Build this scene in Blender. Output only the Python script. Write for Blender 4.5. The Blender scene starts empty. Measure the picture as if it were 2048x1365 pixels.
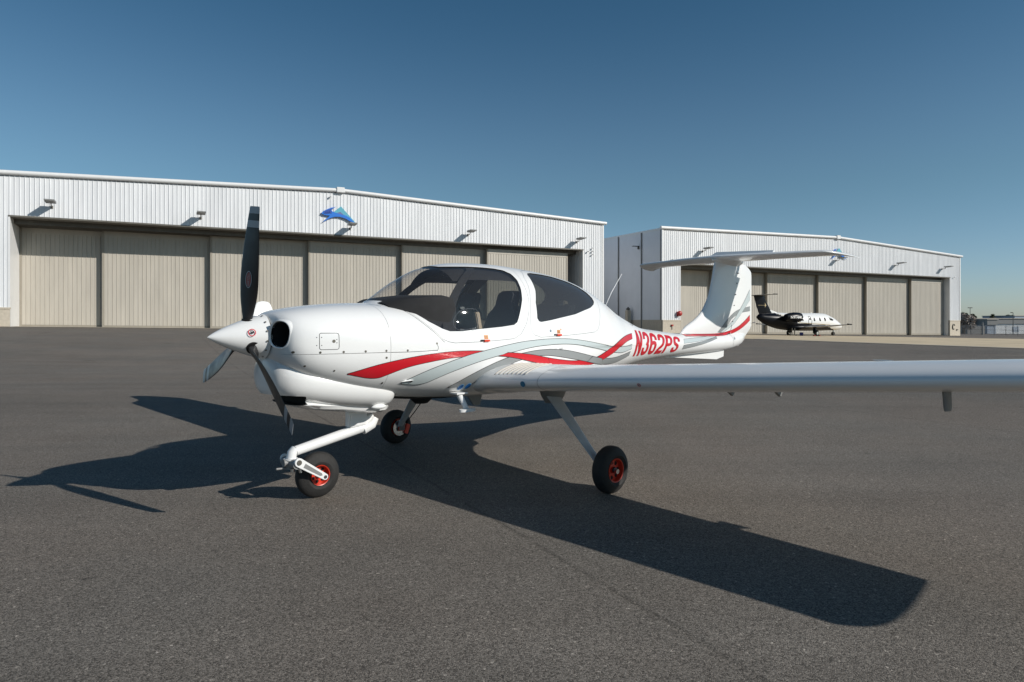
import bpy, bmesh, math, random
import numpy as np
from mathutils import Vector, Matrix
from mathutils.bvhtree import BVHTree
random.seed(7)
scene = bpy.context.scene
C = scene.collection
R_ = math.radians

# ------------------------------------------------------------ camera, sky, sun, exposure
cam_d = bpy.data.cameras.new('camera'); cam = bpy.data.objects.new('camera', cam_d); C.objects.link(cam)
cam_d.sensor_width = 36.0; cam_d.lens = 23.39
cam_d.shift_y = -0.0190
cam_d.clip_start = 0.05; cam_d.clip_end = 3000
cam.location = (0, 0, 1.381); cam.rotation_euler = (R_(90), 0, 0)
scene.camera = cam
SUN_EL = 28.8; SUN_AZ = 113.5           # azimuth clockwise from +Y
world = bpy.data.worlds.new('World'); scene.world = world; world.use_nodes = True
wn = world.node_tree.nodes; wl = world.node_tree.links; wn.clear()
wo = wn.new('ShaderNodeOutputWorld'); wb = wn.new('ShaderNodeBackground'); sky = wn.new('ShaderNodeTexSky')
sky.sky_type = 'NISHITA'; sky.sun_disc = False
sky.sun_elevation = R_(SUN_EL); sky.sun_rotation = R_(SUN_AZ)
sky.altitude = 0; sky.air_density = 1.0; sky.dust_density = 0.3; sky.ozone_density = 1.6
wb.inputs['Strength'].default_value = 0.072
tn = wn.new('ShaderNodeVectorMath'); tn.operation = 'MULTIPLY'; gt = wn.new('ShaderNodeTexCoord'); gs = wn.new('ShaderNodeSeparateXYZ'); wl.new(gt.outputs['Generated'], gs.inputs[0]); gr = wn.new('ShaderNodeValToRGB'); gr.color_ramp.interpolation = 'EASE'; gr.color_ramp.elements[0].position = 0.0; gr.color_ramp.elements[0].color = (.88, 1.07, 1.42, 1); ge_ = gr.color_ramp.elements.new(.20); ge_.color = (.75, .99, 1.05, 1); gr.color_ramp.elements[2].position = .48; gr.color_ramp.elements[2].color = (.42, .78, .90, 1); ge2_ = gr.color_ramp.elements.new(1.0); ge2_.color = (.24, .60, .78, 1); wl.new(gs.outputs[2], gr.inputs[0]); wl.new(gr.outputs[0], tn.inputs[1]); wl.new(sky.outputs[0], tn.inputs[0]); wl.new(tn.outputs[0], wb.inputs[0]); wl.new(wb.outputs[0], wo.inputs[0])
sd = bpy.data.lights.new('sun', 'SUN'); sun = bpy.data.objects.new('sun', sd); C.objects.link(sun)
sd.energy = 4.3; sd.angle = R_(0.53); sd.color = (1.0, 0.955, 0.89)
az, el = R_(SUN_AZ), R_(SUN_EL)
sdir = Vector((math.sin(az)*math.cos(el), math.cos(az)*math.cos(el), math.sin(el)))
sun.rotation_euler = sdir.to_track_quat('Z', 'Y').to_euler()
sun.location = sdir*60
vs = scene.view_settings
vs.view_transform = 'Standard'; vs.look = 'None'; vs.exposure = 0.0; vs.gamma = 1.0; vs.use_curve_mapping = False
scene.render.engine = 'CYCLES'
scene.cycles.max_bounces = 8; scene.cycles.transparent_max_bounces = 16; scene.cycles.caustics_reflective = False; scene.cycles.caustics_refractive = False

# ------------------------------------------------------------ materials
MATS = {}
def mat(name, col, rough=.5, metal=0., var=.0, vscale=6., bump=0., bscale=40., coat=0., spec=.5, rvar=0., streak=0.):
    if name in MATS: return MATS[name]
    m = bpy.data.materials.new(name); m.use_nodes = True; nt = m.node_tree; n = nt.nodes; l = nt.links
    b = n['Principled BSDF']
    b.inputs['Base Color'].default_value = (*col, 1); b.inputs['Roughness'].default_value = rough
    b.inputs['Metallic'].default_value = metal; b.inputs['Specular IOR Level'].default_value = spec
    if coat: b.inputs['Coat Weight'].default_value = coat; b.inputs['Coat Roughness'].default_value = .04
    tc = n.new('ShaderNodeTexCoord')
    if var or rvar:
        t = n.new('ShaderNodeTexNoise'); t.inputs['Scale'].default_value = vscale; t.inputs['Detail'].default_value = 6; t.inputs['Roughness'].default_value = .6
        if streak:
            mpn = n.new('ShaderNodeMapping'); mpn.inputs['Scale'].default_value = (1, 1, streak); l.new(tc.outputs['Object'], mpn.inputs[0]); l.new(mpn.outputs[0], t.inputs['Vector'])
        else: l.new(tc.outputs['Object'], t.inputs['Vector'])
    if var:
        r = n.new('ShaderNodeMapRange'); r.inputs['From Min'].default_value = .3; r.inputs['From Max'].default_value = .7
        r.inputs['To Min'].default_value = 1-var; r.inputs['To Max'].default_value = 1+var*.5
        l.new(t.outputs['Fac'], r.inputs['Value'])
        x = n.new('ShaderNodeVectorMath'); x.operation = 'SCALE'; x.inputs[0].default_value = col
        l.new(r.outputs[0], x.inputs['Scale']); l.new(x.outputs[0], b.inputs['Base Color'])
    if rvar:
        r = n.new('ShaderNodeMapRange'); r.inputs['From Min'].default_value = .3; r.inputs['From Max'].default_value = .7
        r.inputs['To Min'].default_value = max(.02, rough-rvar); r.inputs['To Max'].default_value = rough+rvar
        l.new(t.outputs['Fac'], r.inputs['Value']); l.new(r.outputs[0], b.inputs['Roughness'])
    if bump:
        t2 = n.new('ShaderNodeTexNoise'); t2.inputs['Scale'].default_value = bscale; t2.inputs['Detail'].default_value = 5
        l.new(tc.outputs['Object'], t2.inputs['Vector'])
        bp = n.new('ShaderNodeBump'); bp.inputs['Strength'].default_value = bump; bp.inputs['Distance'].default_value = .01
        l.new(t2.outputs['Fac'], bp.inputs['Height']); l.new(bp.outputs[0], b.inputs['Normal'])
    MATS[name] = m; return m
M_white = mat('white_gloss_paint', (.80, .80, .785), .24, var=.02, vscale=3, coat=.35, rvar=.04)
M_white2 = mat('white_satin_paint', (.78, .78, .77), .38, var=.04, vscale=9)
M_red = mat('red_vinyl', (.55, .012, .022), .3, coat=.2)
M_lgrey = mat('light_grey_vinyl', (.50, .56, .56), .3, coat=.2)
M_dgrey = mat('mid_grey_vinyl', (.26, .275, .275), .3, coat=.2)
M_black = mat('black_line', (.012, .012, .013), .4)
M_seam = mat('panel_gap', (.06, .06, .06), .7)
M_rubber = mat('tyre_rubber', (.018, .017, .016), .75, var=.35, vscale=25, bump=.3, bscale=120)
M_dirty = mat('dusty_rubber', (.045, .041, .036), .85, var=.35, vscale=30)
M_rim = mat('red_wheel_rim', (.62, .045, .02), .35, var=.1, vscale=30)
M_metal = mat('bare_metal', (.55, .55, .54), .3, metal=1., rvar=.1, vscale=60)
M_dmetal = mat('dark_metal', (.10, .10, .105), .45, metal=.7, var=.3, vscale=40)
M_screw = mat('screw_metal', (.13, .12, .10), .5, metal=.5)
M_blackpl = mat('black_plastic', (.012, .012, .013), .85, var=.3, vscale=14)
M_void = mat('dark_opening', (.004, .004, .004), .9)  # near-black: the shade inside openings is put into the colour
M_prop = mat('propeller_black', (.010, .010, .011), .36, var=.25, vscale=12, rvar=.08)
M_propg = mat('propeller_silver_band', (.33, .35, .37), .35, var=.06, vscale=20)
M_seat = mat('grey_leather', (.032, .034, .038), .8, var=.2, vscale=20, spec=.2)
M_beige = mat('beige_leather', (.42, .34, .24), .55, var=.1, vscale=20)
M_trim = mat('cabin_trim', (.16, .15, .135), .8, var=.1, vscale=8)
M_fair = mat('grey_fairing', (.22, .22, .215), .5, var=.12, vscale=14)
M_leg = mat('grey_gear_leg', (.50, .51, .52), .4, var=.1, vscale=12)
M_blue = mat('blue_sticker', (.012, .13, .40), .4)
M_orange = mat('orange_sticker', (.62, .25, .06), .5)
M_redlev = mat('red_lever', (.7, .05, .01), .4)
M_wallw = mat('white_wall_sheet', (.72, .73, .74), .42, var=.10, vscale=1.6, rvar=.08, streak=.12)
M_wallw2 = mat('white_trim_sheet', (.74, .74, .73), .4, var=.04, vscale=1.5)
M_tan = mat('tan_door_sheet', (.455, .42, .36), .5, var=.12, vscale=1.8, streak=.12)
M_tanf = mat('tan_door_frame', (.30, .27, .22), .5, var=.1, vscale=1.)
M_bronze = mat('dark_bronze_trim', (.13, .12, .10), .5, var=.2, vscale=2)
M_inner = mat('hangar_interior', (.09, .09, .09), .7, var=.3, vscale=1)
M_block = mat('beige_block', (.52, .46, .37), .85, var=.12, vscale=5, bump=.4, bscale=25)
M_side = mat('grey_side_panel', (.72, .74, .77), .5, var=.06, vscale=.5)
M_roof = mat('white_roof_sheet', (.6, .61, .62), .4, var=.05, vscale=1)
M_conc = None
def glass(name, tint, dust_haze=0., spec_r=.022):
    m = bpy.data.materials.new(name); m.use_nodes = True; n = m.node_tree.nodes; l = m.node_tree.links; n.clear()
    o = n.new('ShaderNodeOutputMaterial'); t = n.new('ShaderNodeBsdfTransparent'); g = n.new('ShaderNodeBsdfGlossy'); mx = n.new('ShaderNodeMixShader'); f = n.new('ShaderNodeFresnel')
    t.inputs[0].default_value = (*tint, 1); g.inputs['Roughness'].default_value = spec_r; g.inputs[0].default_value = (.95, .95, .95, 1); ge = n.new('ShaderNodeNewGeometry'); fi = n.new('ShaderNodeMapRange'); fi.inputs['To Min'].default_value = 1.5; fi.inputs['To Max'].default_value = 1/1.5; l.new(ge.outputs['Backfacing'], fi.inputs['Value']); l.new(fi.outputs[0], f.inputs[0])
    l.new(f.outputs[0], mx.inputs[0]); l.new(t.outputs[0], mx.inputs[1]); l.new(g.outputs[0], mx.inputs[2])
    last = mx
    if dust_haze:
        d = n.new('ShaderNodeBsdfDiffuse'); d.inputs[0].default_value = (.55, .57, .6, 1)
        tc = n.new('ShaderNodeTexCoord'); ns = n.new('ShaderNodeTexNoise'); ns.inputs['Scale'].default_value = 220; ns.inputs['Detail'].default_value = 8
        mr = n.new('ShaderNodeMapRange'); mr.inputs['From Min'].default_value = .45; mr.inputs['From Max'].default_value = .8; mr.inputs['To Min'].default_value = dust_haze*.8; mr.inputs['To Max'].default_value = dust_haze*1.5
        l.new(tc.outputs['Object'], ns.inputs['Vector']); l.new(ns.outputs['Fac'], mr.inputs['Value'])
        m2 = n.new('ShaderNodeMixShader'); l.new(mr.outputs[0], m2.inputs[0]); l.new(mx.outputs[0], m2.inputs[1]); l.new(d.outputs[0], m2.inputs[2]); last = m2
    l.new(last.outputs[0], o.inputs[0]); return m
M_glass = glass('clear_tinted_acrylic', (.90, .89, .88), dust_haze=.03)
M_glassr = glass('dark_tinted_acrylic', (.34, .36, .34), dust_haze=.07)  # pale grey film mixed in stands for the reflection on the rear windows
M_acryl = glass('thick_clear_acrylic', (.85, .87, .88), dust_haze=.10)

# ------------------------------------------------------------ object helpers
def link(o, parent=None):
    C.objects.link(o)
    if parent is not None: o.parent = parent
    return o
def tag(o, label=None, cat=None, group=None, kind=None):
    if label: o['label'] = label
    if cat: o['category'] = cat
    if group: o['group'] = group
    if kind: o['kind'] = kind
    return o
def empty(name, loc=(0,0,0), rz=0.):
    o = bpy.data.objects.new(name, None); o.location = loc; o.rotation_euler = (0,0,rz); o.empty_display_size = .3
    return link(o)
class MB:
    """mesh builder: vertices + faces with material slots"""
    def __init__(s): s.v=[]; s.f=[]; s.mi=[]; s.mats=[]
    def slot(s, m):
        if m not in s.mats: s.mats.append(m)
        return s.mats.index(m)
    def add(s, vs, fs, m):
        k=len(s.v); s.v+= [tuple(p) for p in vs]; i=s.slot(m)
        for f in fs: s.f.append(tuple(q+k for q in f)); s.mi.append(i)
    def box(s, c, d, m, rot=None):
        x,y,z=[q/2 for q in d]
        vs=[Vector((a*x,b*y,e*z)) for a in(-1,1) for b in(-1,1) for e in(-1,1)]
        if rot is not None: vs=[rot@p for p in vs]
        c=Vector(c); vs=[p+c for p in vs]
        s.add(vs,[(0,1,3,2),(4,6,7,5),(0,4,5,1),(2,3,7,6),(0,2,6,4),(1,5,7,3)],m)
    def tube(s, pts, rad, m, seg=12, cap=True, flat=None):
        pts=[Vector(p) for p in pts]; n=len(pts)
        rad=[rad]*n if not hasattr(rad,'__len__') else rad
        k=len(s.v); up=None; vs=[]
        for i,p in enumerate(pts):
            t=(pts[min(i+1,n-1)]-pts[max(i-1,0)]).normalized()
            if up is None:
                up=Vector((0,0,1)) if abs(t.z)<.9 else Vector((1,0,0))
            a=t.cross(up).normalized(); b=a.cross(t).normalized(); up=b
            for j in range(seg):
                th=2*math.pi*j/seg; ra=rad[i]; rb=rad[i]*(flat if flat else 1)
                vs.append(p+a*math.cos(th)*ra+b*math.sin(th)*rb)
        fs=[(i*seg+j,i*seg+(j+1)%seg,(i+1)*seg+(j+1)%seg,(i+1)*seg+j) for i in range(n-1) for j in range(seg)]
        if cap: fs+=[tuple(range(seg-1,-1,-1)),tuple(range((n-1)*seg,n*seg))]
        s.add(vs,fs,m)
    def rings(s, rings, m, cap=True):
        seg=len(rings[0]); n=len(rings); vs=[p for r in rings for p in r]
        fs=[(i*seg+j,i*seg+(j+1)%seg,(i+1)*seg+(j+1)%seg,(i+1)*seg+j) for i in range(n-1) for j in range(seg)]
        if cap: fs+=[tuple(range(seg-1,-1,-1)),tuple(range((n-1)*seg,n*seg))]
        s.add(vs,fs,m)
    def lathe(s, prof, m, origin=(0,0,0), axis=(0,0,1), seg=32, closed=False):
        ax=Vector(axis).normalized(); q=ax.to_track_quat('Z','Y').to_matrix(); o=Vector(origin)
        rs=[]
        for r,h in prof:
            rs.append([o+q@Vector((r*math.cos(2*math.pi*j/seg),r*math.sin(2*math.pi*j/seg),h)) for j in range(seg)])
        if closed: rs.append(rs[0])
        s.rings(rs,m,cap=not closed)
    def prism(s, poly, d, m, mp):
        """extrude 2D polygon; mp(u,v,w)->3D, w in 0..d"""
        n=len(poly); vs=[mp(u,v,0) for u,v in poly]+[mp(u,v,d) for u,v in poly]
        fs=[tuple(range(n-1,-1,-1)),tuple(range(n,2*n))]+[(i,(i+1)%n,n+(i+1)%n,n+i) for i in range(n)]
        s.add(vs,fs,m)
    def build(s, name, parent=None, smooth=False, angle=None, recalc=True, bevel=0., ac=False):
        me=bpy.data.meshes.new(name)
        v=[(p[0],-p[1],p[2]) for p in s.v] if ac else s.v
        me.from_pydata([tuple(p) for p in v],[],s.f)
        for m in s.mats: me.materials.append(m)
        me.polygons.foreach_set('material_index',s.mi)
        if recalc or ac:
            b=bmesh.new(); b.from_mesh(me)
            if bevel: bmesh.ops.bevel(b,geom=[e for e in b.edges if len(e.link_faces)==2 and e.calc_face_angle(0)>.6],offset=bevel,segments=2,affect='EDGES',clamp_overlap=True)
            bmesh.ops.recalc_face_normals(b,faces=b.faces); b.to_mesh(me); b.free()
        if smooth:
            me.polygons.foreach_set('use_smooth',[True]*len(me.polygons))
            if angle is not None: me.set_sharp_from_angle(angle=R_(angle))
        me.update()
        o=bpy.data.objects.new(name,me); return link(o,parent)
def struct(o): o['kind']='structure'; return o

# ------------------------------------------------------------ ground
TC=(-.014629,-.004663,.683966)
def terr(X,Y):
    r=math.hypot(X+1,Y-6); s=min(max((r-14)/30,0),1); s=s*s*(3-2*s)
    far=max(0,math.hypot(X,Y)-190)
    z=s*(TC[0]*X+TC[1]*Y+TC[2])
    if far>0:
        k=190/math.hypot(X,Y); z=(TC[0]*X*k+TC[1]*Y*k+TC[2])
        w=min(far/400,1); z=z*(1-w)+(-3.0)*w
    return z
def grid_axis(a,b,near,step0,grow):
    out=[near]; s=step0; x=near
    while x<b: x+=s; s*=grow; out.append(min(x,b))
    s=step0; x=near; lo=[]
    while x>a: x-=s; s*=grow; lo.append(max(x,a))
    return sorted(set(lo+out))
def asphalt():
    m=bpy.data.materials.new('asphalt'); m.use_nodes=True; n=m.node_tree.nodes; l=m.node_tree.links
    b=n['Principled BSDF']; tc=n.new('ShaderNodeTexCoord'); P=tc.outputs['Object']
    def noise(sc,det=4,rg=.55):
        t=n.new('ShaderNodeTexNoise'); t.inputs['Scale'].default_value=sc; t.inputs['Detail'].default_value=det; t.inputs['Roughness'].default_value=rg; l.new(P,t.inputs['Vector']); return t.outputs['Fac']
    def mr(v,a,c,d,e):
        t=n.new('ShaderNodeMapRange'); t.inputs['From Min'].default_value=a; t.inputs['From Max'].default_value=c; t.inputs['To Min'].default_value=d; t.inputs['To Max'].default_value=e; l.new(v,t.inputs['Value']); return t.outputs[0]
    def mul(a,c,op='MULTIPLY'):
        t=n.new('ShaderNodeMath'); t.operation=op
        for i,q in enumerate((a,c)):
            if isinstance(q,(int,float)): t.inputs[i].default_value=q
            else: l.new(q,t.inputs[i])
        return t.outputs[0]
    big=mr(noise(.13,5,.6),.3,.7,.86,1.12); mid=mr(noise(1.1,6,.65),.3,.7,.92,1.08)
    # aggregate stones: cell colours
    vo=n.new('ShaderNodeTexVoronoi'); vo.inputs['Scale'].default_value=175; l.new(P,vo.inputs['Vector'])
    sp=n.new('ShaderNodeSeparateColor'); l.new(vo.outputs['Color'],sp.inputs[0])
    stone=mr(sp.outputs[0],0,1,.36,1.64)
    vo2=n.new('ShaderNodeTexVoronoi'); vo2.inputs['Scale'].default_value=85; l.new(P,vo2.inputs['Vector'])
    sp2=n.new('ShaderNodeSeparateColor'); l.new(vo2.outputs['Color'],sp2.inputs[0])
    bright=mr(sp2.outputs[1],.975,1.,1.,1.9)
    dk=mr(noise(46,3,.6),.35,.65,.88,1.10)
    v=mul(mul(mul(big,mid),mul(stone,bright)),dk)
    # paving streaks along the laying direction
    mp=n.new('ShaderNodeMapping'); mp.inputs['Rotation'].default_value=(0,0,R_(62)); mp.inputs['Scale'].default_value=(.02,.55,1); l.new(P,mp.inputs[0])
    st=n.new('ShaderNodeTexNoise'); st.inputs['Scale'].default_value=3.; st.inputs['Detail'].default_value=5; l.new(mp.outputs[0],st.inputs['Vector'])
    v=mul(v,mr(st.outputs['Fac'],.35,.65,.93,1.06))
    # paving joints (worn seams): lines every ~4.2 m, wobbling
    sx=n.new('ShaderNodeSeparateXYZ'); l.new(P,sx.inputs[0])
    a=R_(JOINT_A); nx,ny=-math.sin(a),math.cos(a)
    dl=mul(mul(sx.outputs[0],nx),mul(sx.outputs[1],ny),'ADD'); dl=mul(dl,-JOINT_D,'ADD')
    wob=mul(mul(noise(1.3,4,.6),-.5,'ADD'),.07); dl=mul(dl,wob,'ADD')
    pp=n.new('ShaderNodeMath'); pp.operation='PINGPONG'; pp.inputs[1].default_value=JOINT_S/2; l.new(dl,pp.inputs[0])
    seam=mr(pp.outputs[0],.002,.026,0,1); br=mul(noise(2.6,3),noise(14,3)); keep=mr(br,.20,.36,0.,1.)
    seamv=mul(seam,keep,'MAXIMUM')
    v=mul(v,mr(seamv,0,1,.66,1.)); v=mul(v,mr(noise(.9,2,.5),.70,.76,1.,.72)); v=mul(v,mr(noise(5.5,2,.4),.74,.80,1.,.6))
    cr=n.new('ShaderNodeMix'); cr.data_type='RGBA'; cr.inputs['A'].default_value=(.072,.062,.052,1); cr.inputs['B'].default_value=(.066,.060,.052,1)
    l.new(mr(noise(.35,3),.35,.65,0,1),cr.inputs['Factor'])
    sc=n.new('ShaderNodeVectorMath'); sc.operation='SCALE'; l.new(cr.outputs['Result'],sc.inputs[0]); l.new(mul(v,ASPH_K),sc.inputs['Scale'])
    # oil spots
    l.new(sc.outputs[0],b.inputs['Base Color'])
    b.inputs['Roughness'].default_value=.82; b.inputs['Specular IOR Level'].default_value=.16
    bp=n.new('ShaderNodeBump'); bp.inputs['Strength'].default_value=.55; bp.inputs['Distance'].default_value=.004
    h=mul(mul(vo.outputs['Distance'],-1.),mul(seamv,.8),'ADD'); l.new(h,bp.inputs['Height']); l.new(bp.outputs[0],b.inputs['Normal'])
    return m
JOINT_A,JOINT_D,JOINT_S,ASPH_K=-62.,0.,7.4,2.45
d0=Vector((math.cos(R_(JOINT_A)),math.sin(R_(JOINT_A)))); JOINT_D=-math.sin(R_(JOINT_A))*.566+math.cos(R_(JOINT_A))*3.333
M_asph=asphalt()
xs=grid_axis(-420,520,-1,.8,1.07); ys=grid_axis(-30,620,6,.8,1.07)
g=MB(); vs=[(x,y,terr(x,y)) for y in ys for x in xs]; nx=len(xs)
g.add(vs,[(j*nx+i,j*nx+i+1,(j+1)*nx+i+1,(j+1)*nx+i) for j in range(len(ys)-1) for i in range(nx-1)],M_asph)
o=struct(g.build('asphalt_apron',smooth=True)); 
# far flat land reaching the horizon
M_land=mat('dry_land',(.12,.115,.08),.95,var=.3,vscale=.02)
g=MB(); g.add([(-4000,-800,-3.4),(4000,-800,-3.4),(4000,4000,-3.4),(-4000,4000,-3.4)],[(0,1,2,3)],M_land); struct(g.build('land',recalc=False))
def sheet(name,pts,m,dz,nu=24,nv=2):
    """quad sheet draped on the terrain"""
    a,b,c,d=[Vector(p) for p in pts]; g=MB(); vs=[]
    for j in range(nv+1):
        for i in range(nu+1):
            u,v=i/nu,j/nv; p=(a*(1-u)+b*u)*(1-v)+(d*(1-u)+c*u)*v
            vs.append((p.x,p.y,terr(p.x,p.y)+dz))
    g.add(vs,[(j*(nu+1)+i,j*(nu+1)+i+1,(j+1)*(nu+1)+i+1,(j+1)*(nu+1)+i) for j in range(nv) for i in range(nu)],m)
    return struct(g.build(name,recalc=False))
M_conc=mat('tan_concrete',(.62,.50,.33),.85,var=.22,vscale=.35)
M_conc2=mat('pale_concrete',(.42,.38,.31),.85,var=.2,vscale=.5)

# ------------------------------------------------------------ hangars
HA=R_(27.5); HT=Vector((math.cos(HA),math.sin(HA),0)); HN=Vector((math.sin(HA),-math.cos(HA),0))
class Fac:
    def __init__(s,P,K=1.): s.P=Vector((P[0],P[1],0)); s.K=K
    def W(s,a,z,out=0.): p=s.P+HT*a+HN*out; return Vector((p.x,p.y,z))
def ribbed(F,s0,s1,zb,zt,out,m,pitch=.30,h=.040,side=False):
    """vertical trapezoidal ribs; zb,zt functions of s"""
    n=max(1,int(round((s1-s0)/pitch))); p=(s1-s0)/n; prof=[]
    for i in range(n):
        a=s0+i*p; prof+=[(a,0),(a+p*.80,0),(a+p*.86,h),(a+p*.95,h)]
    prof.append((s1,0))
    g=MB(); vs=[]; 
    for a,o in prof: vs+= [F.W(a,zb(a),out+o),F.W(a,zt(a),out+o)]
    g.add(vs,[(2*i,2*i+2,2*i+3,2*i+1) for i in range(len(prof)-1)],m); return g
def quad(g,F,pts,m): g.add([F.W(*p) for p in pts],[(0,1,2,3)],m)
def fbox(g,F,s0,s1,z0,z1,o0,o1,m):
    vs=[F.W(a,z,o) for a in(s0,s1) for z in(z0,z1) for o in(o0,o1)]
    g.add(vs,[(0,1,3,2),(4,6,7,5),(0,4,5,1),(2,3,7,6),(0,2,6,4),(1,5,7,3)],m)
def hangar(P,K,left,right,peak,zl,zp,zr,d0,d1,lint,leaves,plinth,depth,label,base):
    """left/right wall corners, peak s, heights; door opening d0..d1; leaves: list of (s0,s1,recess)"""
    F=Fac(P,K)
    root=empty('hangar',F.W((left+right)/2,base((left+right)/2))); tag(root,label,'hangar')
    inv=root.location.copy()
    def B(g,name,par=root,**k):
        o=g.build(name,par,**k); 
        if par is root: o.location=-inv
        return o
    top=lambda s: zl+(zp-zl)*(s-left)/(peak-left) if s<peak else zp+(zr-zp)*(s-peak)/(right-peak)
    # fascia above the door + side piers: ribbed sheet (lower edge follows opening)
    B(ribbed(F,d0,d1,lambda s:lint,lambda s:top(s)-.12,0,M_wallw),'upper_wall',recalc=False)
    for a,b in((left,d0),(d1,right)):
        B(ribbed(F,a,b,lambda s:plinth(s),lambda s:top(s)-.12,0,M_wallw),'side_wall',recalc=False)
        g=MB()
        fbox(g,F,a,b,base(a)-.6,plinth(a)-.10,-.2,.06,M_block); pl=B(g,'block_base')
        g=MB(); fbox(g,F,a-.02,b+.02,plinth(a)-.10,plinth(a)+.02,-.2,.10,M_block); B(g,'block_cap')
    # corner trims
    for a in (left,right):
        g=MB(); fbox(g,F,a-.10,a+.10,plinth(a),top(a)-.1,-.1,.06,M_wallw2); B(g,'corner_trim')
    # roof edge gutter (rounded)
    for a,b in((left-.35,peak),(peak,right+.35)):
        g=MB(); ta=top(max(a,left))-(.0); tb=top(min(b,right))
        g.tube([F.W(a,ta,.12),F.W(b,tb,.12)],.17,M_wallw2,seg=14); B(g,'roof_trim',smooth=True,angle=40)
    g=MB(); fbox(g,F,peak-.35,peak+.35,zp-.22,zp+.24,-.1,.36,M_wallw2); B(g,'ridge_cap',bevel=.03)
    # roof
    for a,b in((left,peak),(peak,right)):
        g=MB(); vs=[]; 
        for s in (a,b):
            for dd in (0,-depth): vs+=[F.W(s,top(s)+.02,dd),F.W(s,top(s)-.25,dd)]
        g.add(vs,[(0,2,6,4),(1,5,7,3),(0,4,5,1),(2,3,7,6),(0,1,3,2),(4,6,7,5)],M_roof); B(g,'roof')
    # side and rear walls
    g=MB(); fbox(g,F,right-.2,right,base(right)-.6,zr-.2,-depth,-.05,M_side)
    fbox(g,F,left,right,base(left)-.9,min(zl,zr)-.2,-depth,-depth+.2,M_side); B(g,'rear_wall')
    g=MB(); fbox(g,F,left-.02,left+.2,base(left)+1.4,zl-.16,-depth,-.11,M_side); B(g,'side_wall')
    g=MB(); fbox(g,F,left-.06,left+.2,base(left)-.9,base(left)+1.4,-depth,-.21,M_block); B(g,'block_base')
    g=MB(); fbox(g,F,left-.09,left+.24,zl-.16,zl+.03,-depth,-.11,M_wallw2); B(g,'roof_trim')
    k=0; r=3.54
    while r<depth-1 and K>1:
        g=MB(); fbox(g,F,left-.15,left-.03,base(left),zl-.16,-r-.06,-r+.06,M_fair); B(g,'downpipe'); r+=4.35
    if K>1:
        g=MB(); fbox(g,F,left-.10,left-.03,base(left)+1.4,zl-.16,-.30,-.12,M_fair); B(g,'corner_trim')
    # opening: jambs, soffit, floor slab, interior
    RD=4.2
    g=ribbed(F,0,.0001,lambda s:0,lambda s:1,0,M_wallw2); g=MB()
    fbox(g,F,d0-.12,d0,base(d0)-.4,lint,-RD,.035,M_wallw2); B(g,'door_jamb')
    g=MB(); n=int(RD/.3)
    fbox(g,F,d1,d1+.12,base(d1)-.4,lint,-RD,.035,M_wallw2)
    for i in range(n): fbox(g,F,d1-.035,d1+.001,base(d1)-.4,lint-.02,-.2-i*.3-.1,-.2-i*.3,M_wallw2)
    B(g,'door_jamb')
    g=MB(); fbox(g,F,d0-.1,d1+.1,lint,lint+.12,-RD,.05,M_bronze); B(g,'door_header')
    g=MB()
    for i,(a,b,rc) in enumerate(leaves):   # track rails hung under the soffit
        fbox(g,F,d0,d1,lint-.34,lint-.004,-rc+.05,-rc+.15,M_bronze) if i<len(leaves)-1 else None
    B(g,'door_track')
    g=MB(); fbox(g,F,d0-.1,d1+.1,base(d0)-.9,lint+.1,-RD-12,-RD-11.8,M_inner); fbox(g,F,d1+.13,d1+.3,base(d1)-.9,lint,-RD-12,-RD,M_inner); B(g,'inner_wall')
    for i,(a,b,rc) in enumerate(leaves):
        zt=lint-.30
        g=ribbed(F,a+.16,b-.16,lambda s:base(s)+.14,lambda s:zt-.45,-rc,M_tan,pitch=.30,h=.03)
        # frame, ends and thickness of the leaf
        for (u0,u1,w0,w1) in((a,a+.16,base((a+b)/2)-.2,zt),(b-.16,b,base((a+b)/2)-.2,zt)): fbox(g,F,u0,u1,w0,w1,-rc-.28,-rc+.035,M_tanf)
        fbox(g,F,a+.16,b-.16,zt-.45,zt,-rc-.28,-rc+.028,M_tan); 
        vs=[F.W(q,base(q)+zz,-rc+oo) for q in(a+.16,b-.16) for zz in(-.1,.14) for oo in(-.28,.02)]
        g.add(vs,[(0,1,3,2),(4,6,7,5),(0,4,5,1),(2,3,7,6),(0,2,6,4),(1,5,7,3)],M_tanf)
        B(g,'door_leaf')
    return root,F,top
H1base=lambda s:1.02-(s)*.013
P1=(-36.213,48.)
lv=[(0,5.75,3.45),(5.45,13.6,2.95),(13.3,21.6,2.45),(21.3,30.1,1.95),(29.8,38.75,1.45),(38.45,47.95,.85)]
h1,F1,top1=hangar(P1,1.,-4.9,51.9,23.65,11.92,12.98,12.0,0,49.3,8.95,lv,lambda s:2.38,50,
   'large white ribbed metal hangar with six tan sliding doors, nearest on the left',H1base)
q=1/1.2; P2=(22.523*q,88.94*q)
hz=lambda z:1.381+(z-1.381)*q
H2base=lambda s: .14-s*.0128
lv2=[(0,11.6,3.1),(11.3,16.4,2.65),(16.1,25.3,2.2),(25.0,34.5,1.75),(34.2,43.8,1.3),(43.5,50.6,.8)]
lv2=[(0,7.6,3.1),(7.3,16.35,2.65),(16.05,25.3,2.2),(25.0,34.5,1.75),(34.2,43.8,1.3),(43.5,51.3,.85)]
h2,F2,top2=hangar(P2,1.2,-2.56,54.0,26.3,hz(13.72),hz(14.45),hz(13.0),0,51.4,hz(9.07),lv2,lambda s:hz(1.57),50,
   'white ribbed metal hangar farther away at the right behind the parked jet',H2base)
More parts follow.
